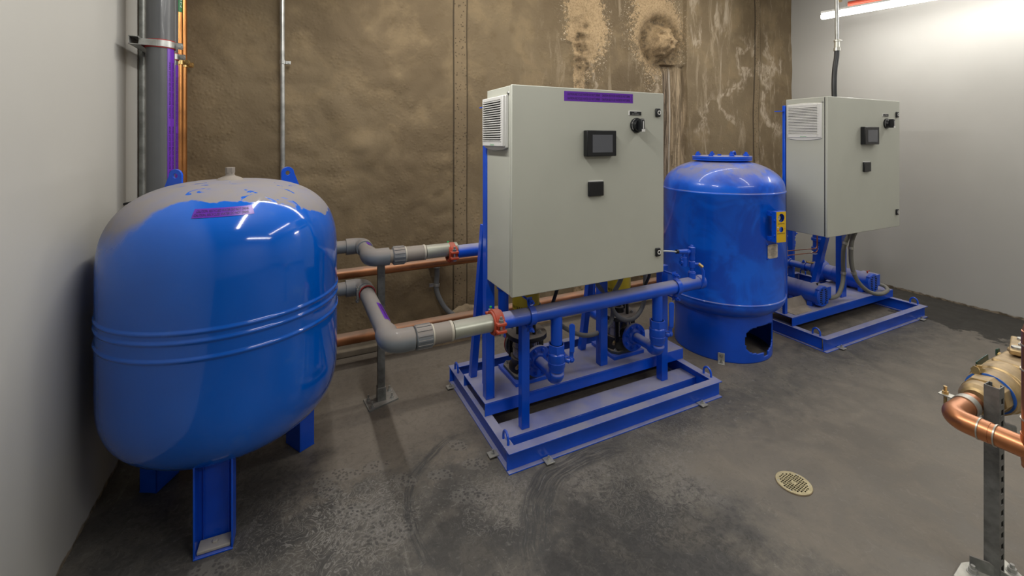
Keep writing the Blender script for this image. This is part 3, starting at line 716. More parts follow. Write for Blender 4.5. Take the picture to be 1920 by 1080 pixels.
# ------------------------------------------------------------------ control cabinets
def cabinet(X0, Y0, W, Z0, H, D, label, caution, vs=1.):
    t = thing('control_cabinet', label, 'control cabinet', (X0 + W / 2, Y0 + D / 2, Z0)); Y1 = Y0 + D; X1 = X0 + W; Z1 = Z0 + H
    obj('body', MB().box(X0, X1, Y0 + .022, Y1, Z0, Z1), M['cab'], t, bevel=.004)
    obj('door', MB().box(X0 - .0, X1 + .002, Y0, Y0 + .018, Z0 - .003, Z1 + .003), M['cab'], t, bevel=.004)
    obj('door_gasket', MB().box(X0 + (.006 if caution else .0012), X1 - .006, Y0 + .016, Y0 + .024, Z0 + .004, Z1 - .004), M['black'], t)
    P = lambda u, v, d=0: V((X0 + W * u, Y0 - d, Z0 + H * v))
    # touch screen
    x0, x1, z0, z1 = X0 + W * .427, X0 + W * .622, Z0 + H * .657, Z0 + H * .79
    if not caution: x1 = X0 + W * .622; x0 = X0 + W * .425; 
    hm = obj('touch_screen', MB().box(x0, x1, Y0 - .035, Y0, z0, z1), M['black'], t, bevel=.004)
    obj('display', MB().box(x0 + (x1 - x0) * .18, x1 - (x1 - x0) * .14, Y0 - .0362, Y0 - .034, z0 + (z1 - z0) * .15, z1 - (z1 - z0) * .17), M['screen'], hm, label='grey display glass')
    # black square cover
    a, b = (X0 + W * .455, Z0 + H * .452)
    q = obj('square_cover', MB().box(a, a + .095, Y0 - .016, Y0, b, b + .077), M['black'], t, bevel=.003)
    q2 = MB(); q2.box(a + .004, a + .099, Y0 - .004, Y0, b + .003, b + .082); obj('square_frame', q2, M['vent'], q)
    # name plate over the switch
    a, b = X0 + W * .736, Z0 + H * .878
    n = obj('switch_plate', MB().box(a, a + .09, Y0 - .0035, Y0, b - .004, b + .021), M['white'], t)
    obj('black_insert', MB().box(a + .006, a + .089, Y0 - .0042, Y0 - .003, b - .003, b + .018), M['black'], n)
    fn = lambda u, v: V((a + .09 * u, Y0 - .0048, b - .004 + .025 * v)); tx = MB(); put_text(tx, 'MAIN', fn, .42, .62, .58, .74); put_text(tx, 'DISCONNECT', fn, .24, .82, .22, .38); obj('lettering', tx, M['vent'], n, smooth=False)
    # rotary switch
    c = P(.79, .82); k = MB(); k.cyl(c, c + V((0, -.012, 0)), .042, n=40); k.cyl(c + V((0, -.012, 0)), c + V((0, -.03, 0)), .034, .030, n=40)
    kn = obj('rotary_switch', k, M['black'], t, bevel=.001)
    g = MB(); g.box(c.x - .012, c.x + .012, Y0 - .06, Y0 - .025, c.z - .036, c.z + .036); obj('knob', g, M['black'], kn, bevel=.004)
    g = MB(); g.box(c.x - .0025, c.x + .0025, Y0 - .061, Y0 - .059, c.z - .02, c.z + .022); g.box(c.x - .010, c.x + .012, Y0 - .061, Y0 - .058, c.z - .036, c.z - .022); obj('pointer', g, M['white'], kn)
    g = MB(); fn = lambda u, v: V((c.x - .012 + .024 * u, Y0 - .0608, c.z + .026 + .006 * v)); put_text(g, 'TeSys', fn, 0, 1, 0, 1)
    for q in range(9):
        an = math.radians(120 + q * 12); p = c + V((.038 * math.cos(an), -.0125, .038 * math.sin(an))); g.obox(p, (math.cos(an), 0, math.sin(an)), (0, 1, 0), (-math.sin(an), 0, math.cos(an)), .003, .001, .004)
    obj('scale_marks', g, M['vent'], kn, smooth=False)
    # door locks
    for v in (.893, .115):
        c = P(.951, v); l = obj('door_lock', MB().box(c.x - .017, c.x + .017, Y0 - .012, Y0, c.z - .024, c.z + .024), M['black'], t, bevel=.004)
        g = MB(); cc = c + V((.004, -.0122, 0)); g.ring(cc, cc + V((0, -.001, 0)), .008, .0125, 18); obj('lock_ring', g, M['white'], l)
    # side vent, on the left flank
    y0, y1, z0, z1 = Y0 + .035, Y1 + .0, Z0 + H * .70, Z0 + H * .957; th = .03
    if not caution: y0, y1 = Y0 + .035, Y1 - .012; th = .012
    vm = MB(); fr = .022; N = 10
    poly = [(y1, z0 + .004)] + [(y1 + (y0 - y1) * i / N, z0 - .012 * math.sin(PI * i / N)) for i in range(1, N)] + [(y0, z0 + .004), (y0, z1)] + ([(y1, z1)] if caution else [(y0 + (y1 - y0) * i / N, z1 + .006 * math.sin(PI * i / N)) for i in range(1, N)] + [(y1, z1)])
    vm.prism(poly, (X0 - th * .55, 0, 0), (0, 1, 0), (0, 0, 1), (1, 0, 0), th * .55)
    vm.box(X0 - th, X0 - th * .5, y0 + .004, y0 + fr + .012, z0 + .01, z1 - .004); vm.box(X0 - th, X0 - th * .5, y1 - fr * .6, y1 - .004, z0 + .01, z1 - .004)
    vm.box(X0 - th, X0 - th * .5, y0 + fr + .012, y1 - fr * .6, z0 + .010, z0 + .034); vm.box(X0 - th, X0 - th * .5, y0 + fr + .012, y1 - fr * .6, z1 - .022, z1 - .004)
    ve = obj('vent_grille', vm, M['vent'], t, bevel=.003)
    obj('vent_recess', MB().box(X0 - th * .57, X0 - th * .54, y0 + fr + .012, y1 - fr * .6, z0 + .034, z1 - .022), M['dark'], ve)
    ns = 18; zz0, zz1 = z0 + .038, z1 - .026; sl = MB()
    for i in range(ns):
        z = zz0 + (zz1 - zz0) * i / (ns - 1); sl.prism([(-th * .56, z + .0045), (-th * .62, z + .0052), (-th - .002, z - .0012), (-th - .001, z - .0045)], (X0, y0 + fr, 0), (1, 0, 0), (0, 0, 1), (0, 1, 0), y1 - fr * .5 - y0 - fr)
    obj('louvres', sl, M['vent'], ve, smooth=False)
    fn = lambda u, v: V((X0 - th - .0008, y0 + .16 - .05 * u, z0 + .014 + .009 * v)); tx = MB(); put_text(tx, 'Schneider', fn, 0, 1, 0, 1); obj('maker_mark', tx, M['green_print'], ve, smooth=False)
    obj('body_screw', MB().cyl((X0, Y0 + .035, Z0 + H * .965), (X0 - .007, Y0 + .035, Z0 + H * .965), .009, .006, n=14), M['steel'], t)
    if caution:
        u0, u1, v0, v1 = .305, .768, .936, .986
        def fn(u, v, d=.0006): return V((X0 + W * (u0 + (u1 - u0) * u), Y0 - d, Z0 + H * (v0 + (v1 - v0) * v) + .003 * u))
        m = MB(); m.add([fn(0, 0), fn(1, 0), fn(1, 1), fn(0, 1)], [(0, 1, 2, 3)]); lb = obj('warning_label', m, M['purple'], t, smooth=False, label='purple recycled water caution label')
        tx = MB(); f2 = lambda u, v: fn(u, v, .0012)
        for v in (.16, .58): put_text(tx, CAUT, f2, .04, .50, v, v + .26); put_text(tx, CAUT, f2, .53, .955, v, v + .26); put_text(tx, 'C', f2, .978, .99, v, v + .26)
        obj('lettering', tx, M['ink'], lb, smooth=False)
    return t
cabinet(.945, 1.94, .985, .832, 1.035, .308, 'near grey control cabinet with purple caution label on its door, in the middle', True)
c2 = cabinet(3.607, 1.965, 1.055, .862, 1.065, .315, 'far grey control cabinet without a caution label, near the right wall', False)
m = MB()
for x in (4.42, 4.47): m.mark().cyl((x, 2.1, 1.927), (x, 2.1, 1.945), .014, n=12)
each('cable_gland', m, M['black'], c2)

# ------------------------------------------------------------------ upright pumps on the first skid
def upright_pump(px, label):
    t = thing('upright_pump', label, 'pump', (px, 2.405, .17)); py = 2.405; zb = .17
    obj('base_frame', MB().box(px - .125, px + .125, py - .115, py + .135, zb, zb + .022), M['blue_clean'], t, bevel=.002)
    m = MB(); c = .03; x0, x1, y0, y1 = px - .11, px + .11, py - .10, py + .12
    m.prism([(x0 + c, y0), (x1 - c, y0), (x1, y0 + c), (x1, y1 - c), (x1 - c, y1), (x0 + c, y1), (x0, y1 - c), (x0, y0 + c)], (0, 0, zb + .022), (1, 0, 0), (0, 1, 0), (0, 0, 1), .018)
    bp = obj('base_plate', m, M['castdust'], t, bevel=.002)
    b = MB()
    for ex in (-.085, .085):
        for ey in (-.075, .095): b.bolt((px + ex, py + ey, zb + .04), (0, 0, 1), .010, .008, .006)
    each('base_bolt', b, M['steel'], bp)
    z = zb + .04
    obj('cast_foot', MB().lathe([(.105, 0), (.103, .02), (.092, .035), (.09, .06), (.095, .075)], (px, py, z), n=36), M['castblack'], t)
    obj('chamber', MB().lathe([(.082, .07), (.082, .128), (.085, .13), (.085, .136), (.082, .138), (.082, .195)], (px, py, z), n=40), M['chrome'], t, label='stainless steel pump chamber')
    st = MB()
    for k in range(4):
        a = PI / 4 + k * PI / 2; p = V((px + .097 * math.cos(a), py + .097 * math.sin(a), 0)); st.mark().box(p.x - .012, p.x + .012, p.y - .006, p.y + .006, z + .05, z + .20)
    each('stay_bolt', st, M['castblack'], t)
    h = MB(); zt = z + .195; R = .120
    h.prism([(R * (abs(math.cos(a)) ** .8) * (1 if math.cos(a) > 0 else -1), R * (abs(math.sin(a)) ** .8) * (1 if math.sin(a) > 0 else -1)) for a in [2 * PI * i / 28 for i in range(28)]], (px, py, zt), (1, 0, 0), (0, 1, 0), (0, 0, 1), .028)
    hd = obj('pump_head', h, M['castblack'], t, bevel=.003)
    b = MB()
    for k in range(4):
        a = PI / 4 + k * PI / 2; b.bolt((px + .088 * math.cos(a), py + .088 * math.sin(a), zt + .028), (0, 0, 1), .011, .012, .004)
    each('head_bolt', b, M['steel'], hd)
    obj('shaft_coupling', MB().lathe([(.04, 0), (.036, .03), (.022, .035), (.022, .06), (.032, .065), (.032, .12), (.015, .125), (.015, .15)], (px, py, zt + .028), n=24), M['castblack'], t)
    m = MB()
    for k in range(4):
        a = k * PI / 2 + .3; m.mark().cyl((px + .07 * math.cos(a), py + .07 * math.sin(a), zt + .02), (px + .07 * math.cos(a), py + .07 * math.sin(a), zt + .17), .010, n=10)
    each('motor_stay', m, M['castblack'], t)
    zz = .575
    g = obj('coupling_guard', MB().lathe([(.083, 0), (.083, .13)], (px, py, zz), n=40), M['yellow'], t, label='yellow coupling guard')
    s = MB()
    for k in range(40):
        a = 2 * PI * k / 40
        if math.sin(a) < .3: s.obox((px + .083 * math.cos(a), py + .083 * math.sin(a), zz + .02), (math.cos(a), math.sin(a), 0), (-math.sin(a), math.cos(a), 0), (0, 0, 1), .002, .004, .016)
    obj('guard_slots', s, M['dark'], g)
    obj('motor', MB().lathe([(.088, .13), (.088, .14), (.08, .145), (.08, .36), (.075, .37), (.05, .385)], (px, py, zz), n=32), M['blue_clean'], t)
    for sy, mt in ((-1, 'blue'), (1, 'galv_dull')):
        fl = MB(); y = py + sy * .165 - (0 if sy < 0 else .05); cz = .316
        fl.cyl((px, y, cz), (px, y - sy * .018, cz), .088, n=40)
        fo = obj('flange', fl, M[mt], t, bevel=.001)
        b = MB(); 
        for k in range(8):
            a = PI / 8 + k * PI / 4; b.bolt((px + .068 * math.cos(a), y, cz + .068 * math.sin(a)), (0, sy, 0), .011, .01, .006)
        each('flange_bolt', b, M['blue_clean'] if sy < 0 else M['steel'], fo)
        if sy > 0: obj('rim_gasket', MB().ring((px, y, cz), (px, y + .006, cz), .075, .091, 36), M['redrubber'], fo)
        obj('port', MB().cyl((px, y - sy * .015, cz), (px, py, cz), .045, n=24), M['castblack'], t)
    obj('vent_plug', MB().hexa((px - .08, py - .06, z + .05), (px - .105, py - .08, z + .05), .010), M['brass'], t)
upright_pump(1.268, 'left upright pump with black head on the middle frame, below the cabinet hinge side')
upright_pump(1.98, 'right upright pump with black head on the middle frame, nearer the skirted tank')

# ------------------------------------------------------------------ front header and branches
MY, MZ, MR = 2.04, .684, .041
hp = thing('header_pipe', 'blue front header pipe strapped to posts below the near cabinet, with two valved branches', 'pipe', (1.6, MY, MZ))
m = MB(); m.cyl((.93, MY, MZ), (2.335, MY, MZ), MR, n=40)
obj('pipe', m, M['blue_pipe'], hp)
m = MB(); m.lathe([(MR + .003, 0), (MR + .003, .035), (MR - .002, .05), (MR - .015, .06), (0, .064)], (2.315, MY, MZ), (1, 0, 0), 40); obj('end_cap', m, M['blue_pipe'], hp)
for x, (sx) in ((1.103, 0), (2.13, 0)):
    m = MB(); 
    for a in range(0, 1):
        P = [(x, MY + .05, MZ + .075), (x, MY + .02, MZ + .07)]
    pts = [V((x, MY + .03, MZ + .082)), V((x, MY, MZ + .072))] + [V((x, MY + (MR + .004) * math.cos(q), MZ + (MR + .004) * math.sin(q))) for q in [PI / 2 + PI * i / 12 for i in range(13)]] + [V((x, MY, MZ - .072)), V((x, MY + .03, MZ - .082))]
    pts = [V((x, MY + .012, MZ + .085)), V((x, MY + .004, MZ + MR + .012))] + pts[2:-2] + [V((x, MY + .004, MZ - MR - .012)), V((x, MY + .012, MZ - .085))]
    vs = []; fs = []
    for i, p in enumerate(pts):
        n_ = V((0, p.y - MY, p.z - MZ)); n_ = n_.normalized() if n_.length > 0 else V((0, -1, 0))
        for dx, dn in ((-.016, 0), (.016, 0), (.016, .005), (-.016, .005)): vs.append(p + V((dx, 0, 0)) + n_ * dn)
    for i in range(len(pts) - 1):
        for k in range(4): fs.append((i * 4 + k, i * 4 + (k + 1) % 4, i * 4 + 4 + (k + 1) % 4, i * 4 + 4 + k))
    m.add(vs, fs); cl = obj('pipe_strap', m, M['blue_clean'], hp, bevel=.001)
    b = MB()
    for s in (-1, 1):
        b.mark().cyl((x, MY + .09, MZ + s * .072), (x, MY - .035, MZ + s * .072), .006, n=10); b.hexa((x, MY - .004, MZ + s * .072), (x, MY - .018, MZ + s * .072), .013); b.hexa((x, MY + .01, MZ + s * .072), (x, MY + .02, MZ + s * .072), .012)
    each('strap_bolt', b, M['blue_clean'], cl)
for i, bx in enumerate((1.262, 1.98)):
    br = obj('branch_pipe', MB().cyl((bx, MY, MZ - .02), (bx, MY, .50), .031, n=28), M['blue_clean'], hp)
    v = MB(); v.lathe([(.038, 0), (.038, .004)], (bx, MY, .50), n=24); v.hexa((bx, MY, .462), (bx, MY, .504), .047)
    v.lathe([(.034, .338), (.034, .362), (.042, .363), (.042, .378), (.047, .386), (.047, .454), (.040, .462)], (bx, MY, 0), n=32)
    v.lathe([(.0445, .405), (.0485, .406), (.0485, .411), (.0445, .412)], (bx, MY, 0), n=28)
    v.cyl((bx + .02, MY - .01, .43), (bx + .062, MY - .03, .41), .014, n=16); v.box(bx + .028, bx + .056, MY - .04, MY - .005, .435, .441)
    vb = obj('ball_valve', v, M['blue_clean'], hp, bevel=.001)
    hd = MB(); c0 = V((bx + .062, MY - .028, .405)); sd = V((-.35, -.93, 0)).normalized(); tn = V((-sd.y, sd.x, 0)); c0 = c0 + V((.012, -.004, .01))
    hd.obox(c0 + V((0, 0, .02)), tn, sd, (0, 0, 1), .022, .006, .06)
    out = [(-.013, .05)] + [(.016 * math.cos(a) + .0, .185 + .016 * math.sin(a)) for a in [PI - PI * i / 8 for i in range(9)]] + [(.012, .05)]
    hd.prism(out, c0 + sd * .012, tn, (0, 0, 1), sd, .008)
    hd.obox(c0 + sd * .006 + V((0, 0, .045)), tn, sd, (0, 0, 1), .022, .02, .008); hd.bolt(c0 + sd * .002, sd, .012, .008, .006)
    obj('lever_handle', hd, M['blue_clean'], vb, bevel=.002)
    e = MB(); cz = .322
    e.tube([(bx, MY, .345)] + [tuple(p) for p in arc((bx, MY, cz), (0, 0, -1), (0, 1, 0), .03, 8)] + [(bx, MY + .05, cz)], .037, 24, rad=[.042] + [.042] * 9 + [.039])
    e.lathe([(.041, 0), (.041, .012)], (bx, MY, .336), n=28)
    obj('elbow', e, M['blue_pipe'], hp)
    obj('short_pipe', MB().cyl((bx, MY + .04, cz), (bx, 2.26, cz), .03, n=24), M['blue_pipe'], hp)
    w = MB(); w.lathe([(.055, 0), (.04, .02)], (bx, 2.245, cz), (0, -1, 0), 28); obj('flange_hub', w, M['blue_clean'], hp)
# transmitter tree on the header end
tr = thing('pressure_transmitter', 'blue painted pressure transmitter tree standing on the right end of the front header', 'transmitter', (2.271, MY, MZ + MR))
x = 2.271; z0 = MZ + MR
m = MB(); m.lathe([(.024, -.006), (.024, .03), (.020, .032), (.020, .036), (.012, .04), (.012, .06), (.02, .063), (.022, .085), (.02, .1), (.015, .104), (.015, .11), (.019, .112), (.019, .15), (.021, .153), (.021, .19), (.012, .194), (.008, .204)], (x, MY, z0), n=20)
obj('riser', m, M['blue_clean'], tr)
m = MB(); m.cyl((x, MY, z0 + .165), (x - .05, MY, z0 + .165), .011, n=12); m.hexa((x - .03, MY, z0 + .165), (x - .05, MY, z0 + .165), .017); m.cyl((x - .05, MY, z0 + .168), (x - .12, MY, z0 + .175), .016, .013, n=16)
obj('sensor', m, M['blue_clean'], tr)
obj('sensor_cap', MB().cyl((x - .12, MY, z0 + .175), (x - .135, MY, z0 + .176), .013, n=12), M['black'], tr)
m = MB(); m.cyl((x - .07, MY, z0 + .165), (x - .07, MY, z0 + .13), .009, n=12); m.cyl((x - .07, MY - .0, z0 + .135), (x - .07, MY, z0 + .08), .019, n=16); m.cyl((x - .1, MY, z0 + .105), (x - .06, MY, z0 + .105), .012, n=10); m.cyl((x - .07, MY, z0 + .12), (x - .10, MY, z0 + .125), .008, n=8)
obj('pressure_switch', m, M['blue_clean'], tr)
m = MB(); m.cyl((x, MY, z0 + .08), (x + .03, MY - .03, z0 + .085), .010, n=12); v = obj('isolating_valve', m, M['blue_clean'], tr)
m = MB(); m.tube([(x + .035, MY - .035, z0 + .085), (x + .05, MY - .04, z0 + .05), (x + .055, MY - .042, z0 + .04), (x + .056, MY - .042, z0 - .03)], .009, 10); obj('valve_lever', m, M['blue_clean'], v)
obj('lever_nut', MB().hexa((x + .025, MY - .03, z0 + .09), (x + .045, MY - .045, z0 + .07), .010), M['brass'], v, label='bare brass nut')
m = MB(); m.tube(spline([(x - .135, MY, z0 + .176), (x - .19, MY + .0, z0 + .185), (1.99, MY + .05, z0 + .185), (1.935, 2.1, z0 + .18)], 6), .005, 8)
tag(obj('signal_cable', m, M['clearplastic']), 'thin pale cable from the near cabinet to the transmitter on the header', 'cable')

# rear header
rp = thing('header_pipe', 'blue rear header pipe behind the near cabinet, running level with the upper grey pipe', 'pipe', (1.6, 2.72, .88))
obj('pipe', MB().cyl((.93, 2.72, .88), (2.34, 2.72, .88), .041, n=32), M['blue_pipe'], rp)
for bx in (1.262, 1.98):
    obj('branch_pipe', MB().cyl((bx, 2.72, .88), (bx, 2.72, .36), .036, n=24).lathe([(.045, .60), (.045, .66)], (bx, 2.72, 0), n=24), M['blue_clean'], rp)
    obj('elbow', MB().tube([(bx, 2.72, .37)] + [tuple(p) for p in arc((bx, 2.72, .32), (0, 0, -1), (0, -1, 0), .04)] + [(bx, 2.56, .32)], .037, 20), M['blue_clean'], rp)

# ------------------------------------------------------------------ grooved couplings
def coupling(x, y, z, label):
    t = thing('grooved_coupling', label, 'coupling', (x, y, z - .06), 'orange-red grooved couplings'); R = .043
    m = MB(); m.ring((x - .028, y, z), (x + .028, y, z), R, R + .014, 36)
    m.ring((x - .018, y, z), (x + .018, y, z), R + .010, R + .020, 36)
    obj('housing', m, M['red'], t, bevel=.003)
    for sy, sz in ((-1, -.2), (1, .2)):
        c = V((x, y + sy * (R + .022), z + sz * .02)); p = MB()
        for e in (-1, 1): p.obox(c + V((0, 0, e * .018)), (1, 0, 0), (0, 1, 0), (0, 0, 1), .05, .034, .014)
        obj('bolt_pad', p, M['red'], t, bevel=.003)
        b = MB(); b.cyl(c + V((0, 0, -.038)), c + V((0, 0, .05)), .0065, n=12); b.hexa(c + V((0, 0, .025)), c + V((0, 0, .038)), .013); b.hexa(c + V((0, 0, -.036)), c + V((0, 0, -.025)), .013)
        obj('bolt', b, M['steel'], t)
        obj('bolt_tip', MB().cyl(c + V((0, 0, .046)), c + V((0, 0, .053)), .0068, n=12), M['green_print'] if sy > 0 else M['steel'], t)
coupling(.905, MY, MZ, 'orange-red grooved coupling on the lower pipe run, left end of the front header')
coupling(.895, 2.72, .88, 'orange-red grooved coupling on the upper pipe run, left end of the rear header')

# ------------------------------------------------------------------ grey pvc runs
def pvc_run(label, xe, yr, z, y, xs, hasclamp, zst):
    # xe: corner x, yr: rear corner y, y: header y
    t = thing('plastic_pipe_run', label, 'pipe', (xe, y, z)); r = .041; ro = .052
    d = MB(); d.cyl((-.60, yr, zst), (xe - .07, yr, zst), r, n=32); obj('stub_pipe', d, M['pvc'], t)
    def elb(c, a, b):
        P = arc(c, a, b, .055, 10); P = [V(c) - V(a) * .105] + P + [V(c) + V(b) * .105]
        m = MB(); m.tube(P, ro, 32); return m
    obj('rear_elbow', elb((xe, yr, zst), (1, 0, 0), (0, -1, 0)), M['pvc'], t, bevel=.002)
    m = MB(); m.cyl((xe, yr - .08, zst), (xe, y + .08, z), r + .002, n=32); obj('cross_pipe', m, M['pvc'], t)
    obj('front_elbow', elb((xe, y, z), (0, -1, 0), (1, 0, 0)), M['pvc'], t, bevel=.002)
    m = MB(); m.cyl((xe + .09, y, z), (xs[1], y, z), r - .002, n=32); obj('nipple_pipe', m, M['pvc_dust'], t)
    m = MB(); m.lathe([(.046, 0), (.053, .004), (.053, xs[1] - xs[0] - .004), (.046, xs[1] - xs[0])], (xs[0], y, z), (1, 0, 0), 40)
    for k in range(14):
        a = 2 * PI * k / 14; m.obox((xs[0] + (xs[1] - xs[0]) / 2, y + .054 * math.cos(a), z + .054 * math.sin(a)), (1, 0, 0), (0, -math.sin(a), math.cos(a)), (0, math.cos(a), math.sin(a)), (xs[1] - xs[0]) * .85, .009, .004)
    obj('union_nut', m, M['pvc'], t, bevel=.001)
    obj('adapter', MB().cyl((xs[1], y, z), (xs[2], y, z), .046, n=36), M['pvc_dust'], t)
    w = MB(); w.mark().cyl((xs[1] - .002, y, z), (xs[1] + .005, y, z), .0485, n=36); w.mark().cyl((xs[2] - .002, y, z), (xs[2] + .010, y, z), .0468, n=36); each('sealant_bead', w, M['tapewhite'], t)
    obj('steel_nipple', MB().cyl((xs[2] + .015, y, z), (.93, y, z), .0425, n=36), M['nipple'], t)
    L = yr - y; y0 = y + .12; pt = MB(); fnr = r + .0035
    def fn(u, v, o=0): 
        a = math.radians(100 + 42 * v); yy = y0 + (.06 + L * .28 * u); zc = z + (zst - z) * (yy - y) / L
        return V((xe - (fnr + o) * math.cos(a) * 1, yy, zc + (fnr + o) * math.sin(a)))
    nu = 8
    for j in range(nu + 1):
        for i in range(nu + 1): pt.v.append(tuple(fn(i / nu, j / nu)))
    for j in range(nu):
        for i in range(nu): pt.f.append((j * (nu + 1) + i, j * (nu + 1) + i + 1, (j + 1) * (nu + 1) + i + 1, (j + 1) * (nu + 1) + i))
    lb = obj('tape_label', pt, M['purple'], t, label='worn purple tape')
    if hasclamp:
        tx = MB(); put_text(tx, 'CAUTION: RECYCLED', lambda u, v: fn(u, 1 - v, .0008), .05, .95, .3, .7); obj('lettering', tx, M['ink'], lb, smooth=False)
    return t
pvc_run('lower grey plastic pipe run with two elbows, nearest the viewer, left of the middle frame', .385, 2.932, .684, MY, (.495, .575, .665), True, .674)
pvc_run('upper grey plastic pipe run with two elbows, behind the lower run', .40, 3.08, .90, 2.72, (.525, .60, .715), False, .90)

# strut post with base plate
t = thing('strut_post', 'galvanised strut post on a bolted base plate, supporting the grey plastic pipes', 'post', (.472, 2.80, 0))
m = MB(); c = (.472, 2.80); w = .041
m.box(.4515, .4925, 2.78, 2.783, .01, .85); m.box(.4515, .4545, 2.783, 2.82, .01, .85); m.box(.4895, .4925, 2.783, 2.82, .01, .85); m.box(.4545, .462, 2.817, 2.82, .01, .85); m.box(.482, .4895, 2.817, 2.82, .01, .85)
obj('strut', m, M['strut'], t)
bp = obj('base_plate', MB().prism([(.373, 2.841), (.388, 2.705), (.571, 2.765), (.557, 2.90)], (0, 0, 0), (1, 0, 0), (0, 1, 0), (0, 0, 1), .010), M['galv_dull'], t, bevel=.001)
obj('socket', MB().box(.447, .497, 2.774, 2.826, .01, .09), M['galv_dull'], t, bevel=.001)
b = MB()
for p in ((.40, 2.82), (.41, 2.735), (.535, 2.78), (.535, 2.87)): b.bolt((p[0], p[1], .010), (0, 0, 1), .011, .012, .02)
each('anchor_bolt', b, M['steel'], bp)
# clamp round the lower cross pipe
t = thing('pipe_clamp', 'steel strut clamp with red liner round the lower grey pipe, beside the strut post', 'clamp', (.385, 2.768, .63))
m = MB(); m.ring((.385, 2.755, MZ), (.385, 2.783, MZ), .0475, .0505, 40); m.box(.325, .337, 2.755, 2.783, MZ - .03, MZ + .03); obj('band', m, M['galv_dull'], t)
obj('liner', MB().ring((.385, 2.750, MZ), (.385, 2.788, MZ), .0435, .048, 40), M['redrubber'], t)
m = MB(); m.cyl((.331, 2.769, MZ - .05), (.331, 2.769, MZ + .04), .006, n=10); m.hexa((.331, 2.769, MZ - .045), (.331, 2.769, MZ - .034), .011); m.hexa((.331, 2.769, MZ + .03), (.331, 2.769, MZ + .04), .011); obj('bolt', m, M['steel'], t)

# ------------------------------------------------------------------ copper lines along the back wall
m = MB(); m.cyl((-.55, 3.42, .628), (3.3, 3.42, .628), .037, n=28); tag(obj('copper_pipe', m, M['copper_dust']), 'upper copper pipe running level along the brown wall', 'pipe')
m = MB(); m.cyl((-.55, 3.30, .205), (3.3, 3.30, .205), .041, n=28); tag(obj('copper_pipe', m, M['copper_dust']), 'lower copper pipe running low along the brown wall', 'pipe')
# conduit off the upper copper line
t = thing('flexible_conduit', 'grey flexible conduit clipped to the brown wall, curving down behind the lower copper pipe', 'conduit', (1.05, 3.53, .15))
obj('hose', MB().tube(spline([(1.044, 3.55, .56), (1.049, 3.56, .48), (1.042, 3.56, .38), (1.07, 3.55, .285), (1.13, 3.52, .19), (1.23, 3.46, .12), (1.36, 3.42, .06)], 8), .021, 16), M['hose'], t)
m = MB(); m.cyl((1.044, 3.55, .55), (1.044, 3.55, .59), .028, n=16); m.ring((1.046, 3.56, .415), (1.044, 3.56, .395), .021, .026, 20); m.box(.985, 1.02, 3.56, 3.575, .392, .418); obj('clip', m, M['steel'], t)
# junction box behind
tag(obj('junction_box', MB().box(.97, 1.09, 3.52, 3.60, .59, .68), M['castblack'], bevel=.004), 'small dark junction box on the brown wall behind the upper copper pipe', 'box')

# dirt mound at the wall foot
def mound():
    m = MB(); n = 60; k = 16
    for j in range(k + 1):
        for i in range(n + 1):
            u = i / n; v = j / k; x = .92 + 1.1 * u; y = 3.34 + .25 * v
            h = .15 * math.exp(-((x - 1.30) / .24) ** 2) * v ** 1.2 + .05 * v * math.exp(-((x - 1.5) / .4) ** 2); h += .03 * noise.noise(V((x * 14, y * 14, 0))) * min(1, h * 20) + .014 * noise.noise(V((x * 60, y * 60, 0))) * min(1, h * 20)
            m.v.append((x, y, max(0, h) + .0005))
    for j in range(k):
        for i in range(n): a = j * (n + 1) + i; m.f.append((a, a + 1, a + n + 2, a + n + 1))
    return m
tag(obj('dirt_mound', mound(), M['dirt'], ang=80), 'heap of dry brown dirt against the foot of the brown wall', 'dirt', kind='stuff')

# ------------------------------------------------------------------ risers on the left wall
def riser(name, mat, x, y, r, label, cat, extra=None, zbot=0., ztop=ZC):
    t = thing(name, label, cat, (x, y, zbot)); obj('pipe', MB().cyl((x, y, zbot), (x, y, ztop), r, n=40), mat, t); return t
WX = XL
def vtape(t, x, y, r, a0, a1, z0, z1, name='tape_label', mt='purple', rows=None):
    m = MB(); k = 8
    for j in range(2):
        for i in range(k + 1):
            a = math.radians(a0 + (a1 - a0) * i / k); m.v.append((x + (r + .0012) * math.cos(a), y + (r + .0012) * math.sin(a), z0 + (z1 - z0) * j))
    for i in range(k): m.f.append((i, i + 1, k + 2 + i, k + 1 + i))
    lb = obj(name, m, M[mt], t, label=('purple recycled water tape' if mt == 'purple' else 'green pipe label'))
    tx = MB(); Lr = .33
    fn = lambda u, v: V((x + (r + .002) * math.cos(math.radians(a0 + (a1 - a0) * u)), y + (r + .002) * math.sin(math.radians(a0 + (a1 - a0) * u)), v))
    if mt == 'purple':
        z = z1 - .03 - 3 * Lr
        while z + Lr < z1:
            for (ua, ub) in ((.40, .16),): put_text(tx, CAUT, lambda p, q: fn(ua + (ub - ua) * q + 0, z + (Lr - .04) * p), 0, 1, 0, 1)
            put_text(tx, CAUT, lambda p, q: fn(.86 - .24 * q, z + (Lr - .04) * p), 0, 1, 0, 1)
            z += Lr
        obj('lettering', tx, M['ink'], lb, smooth=False)
    else:
        put_text(tx, 'NON-POTABLE', lambda p, q: fn(.85 - .3 * q, z0 + .03 + .35 * p), 0, 1, 0, 1); obj('lettering', tx, M['white'], lb, smooth=False)
t = riser('wall_conduit', M['galv_dull'], WX + .018, 3.12, .015, 'thin grey conduit in the left corner, leftmost of the risers', 'conduit')
R1 = .0595; x1, y1 = -.628, 2.86
t = riser('riser_pipe', M['pvc_riser'], x1, y1, R1, 'large grey plastic riser in the left corner with purple tape', 'pipe'); vtape(t, x1, y1, R1, -50, -8, .8, 2.07)
x2, y2 = -.657, 3.235; R2 = .031
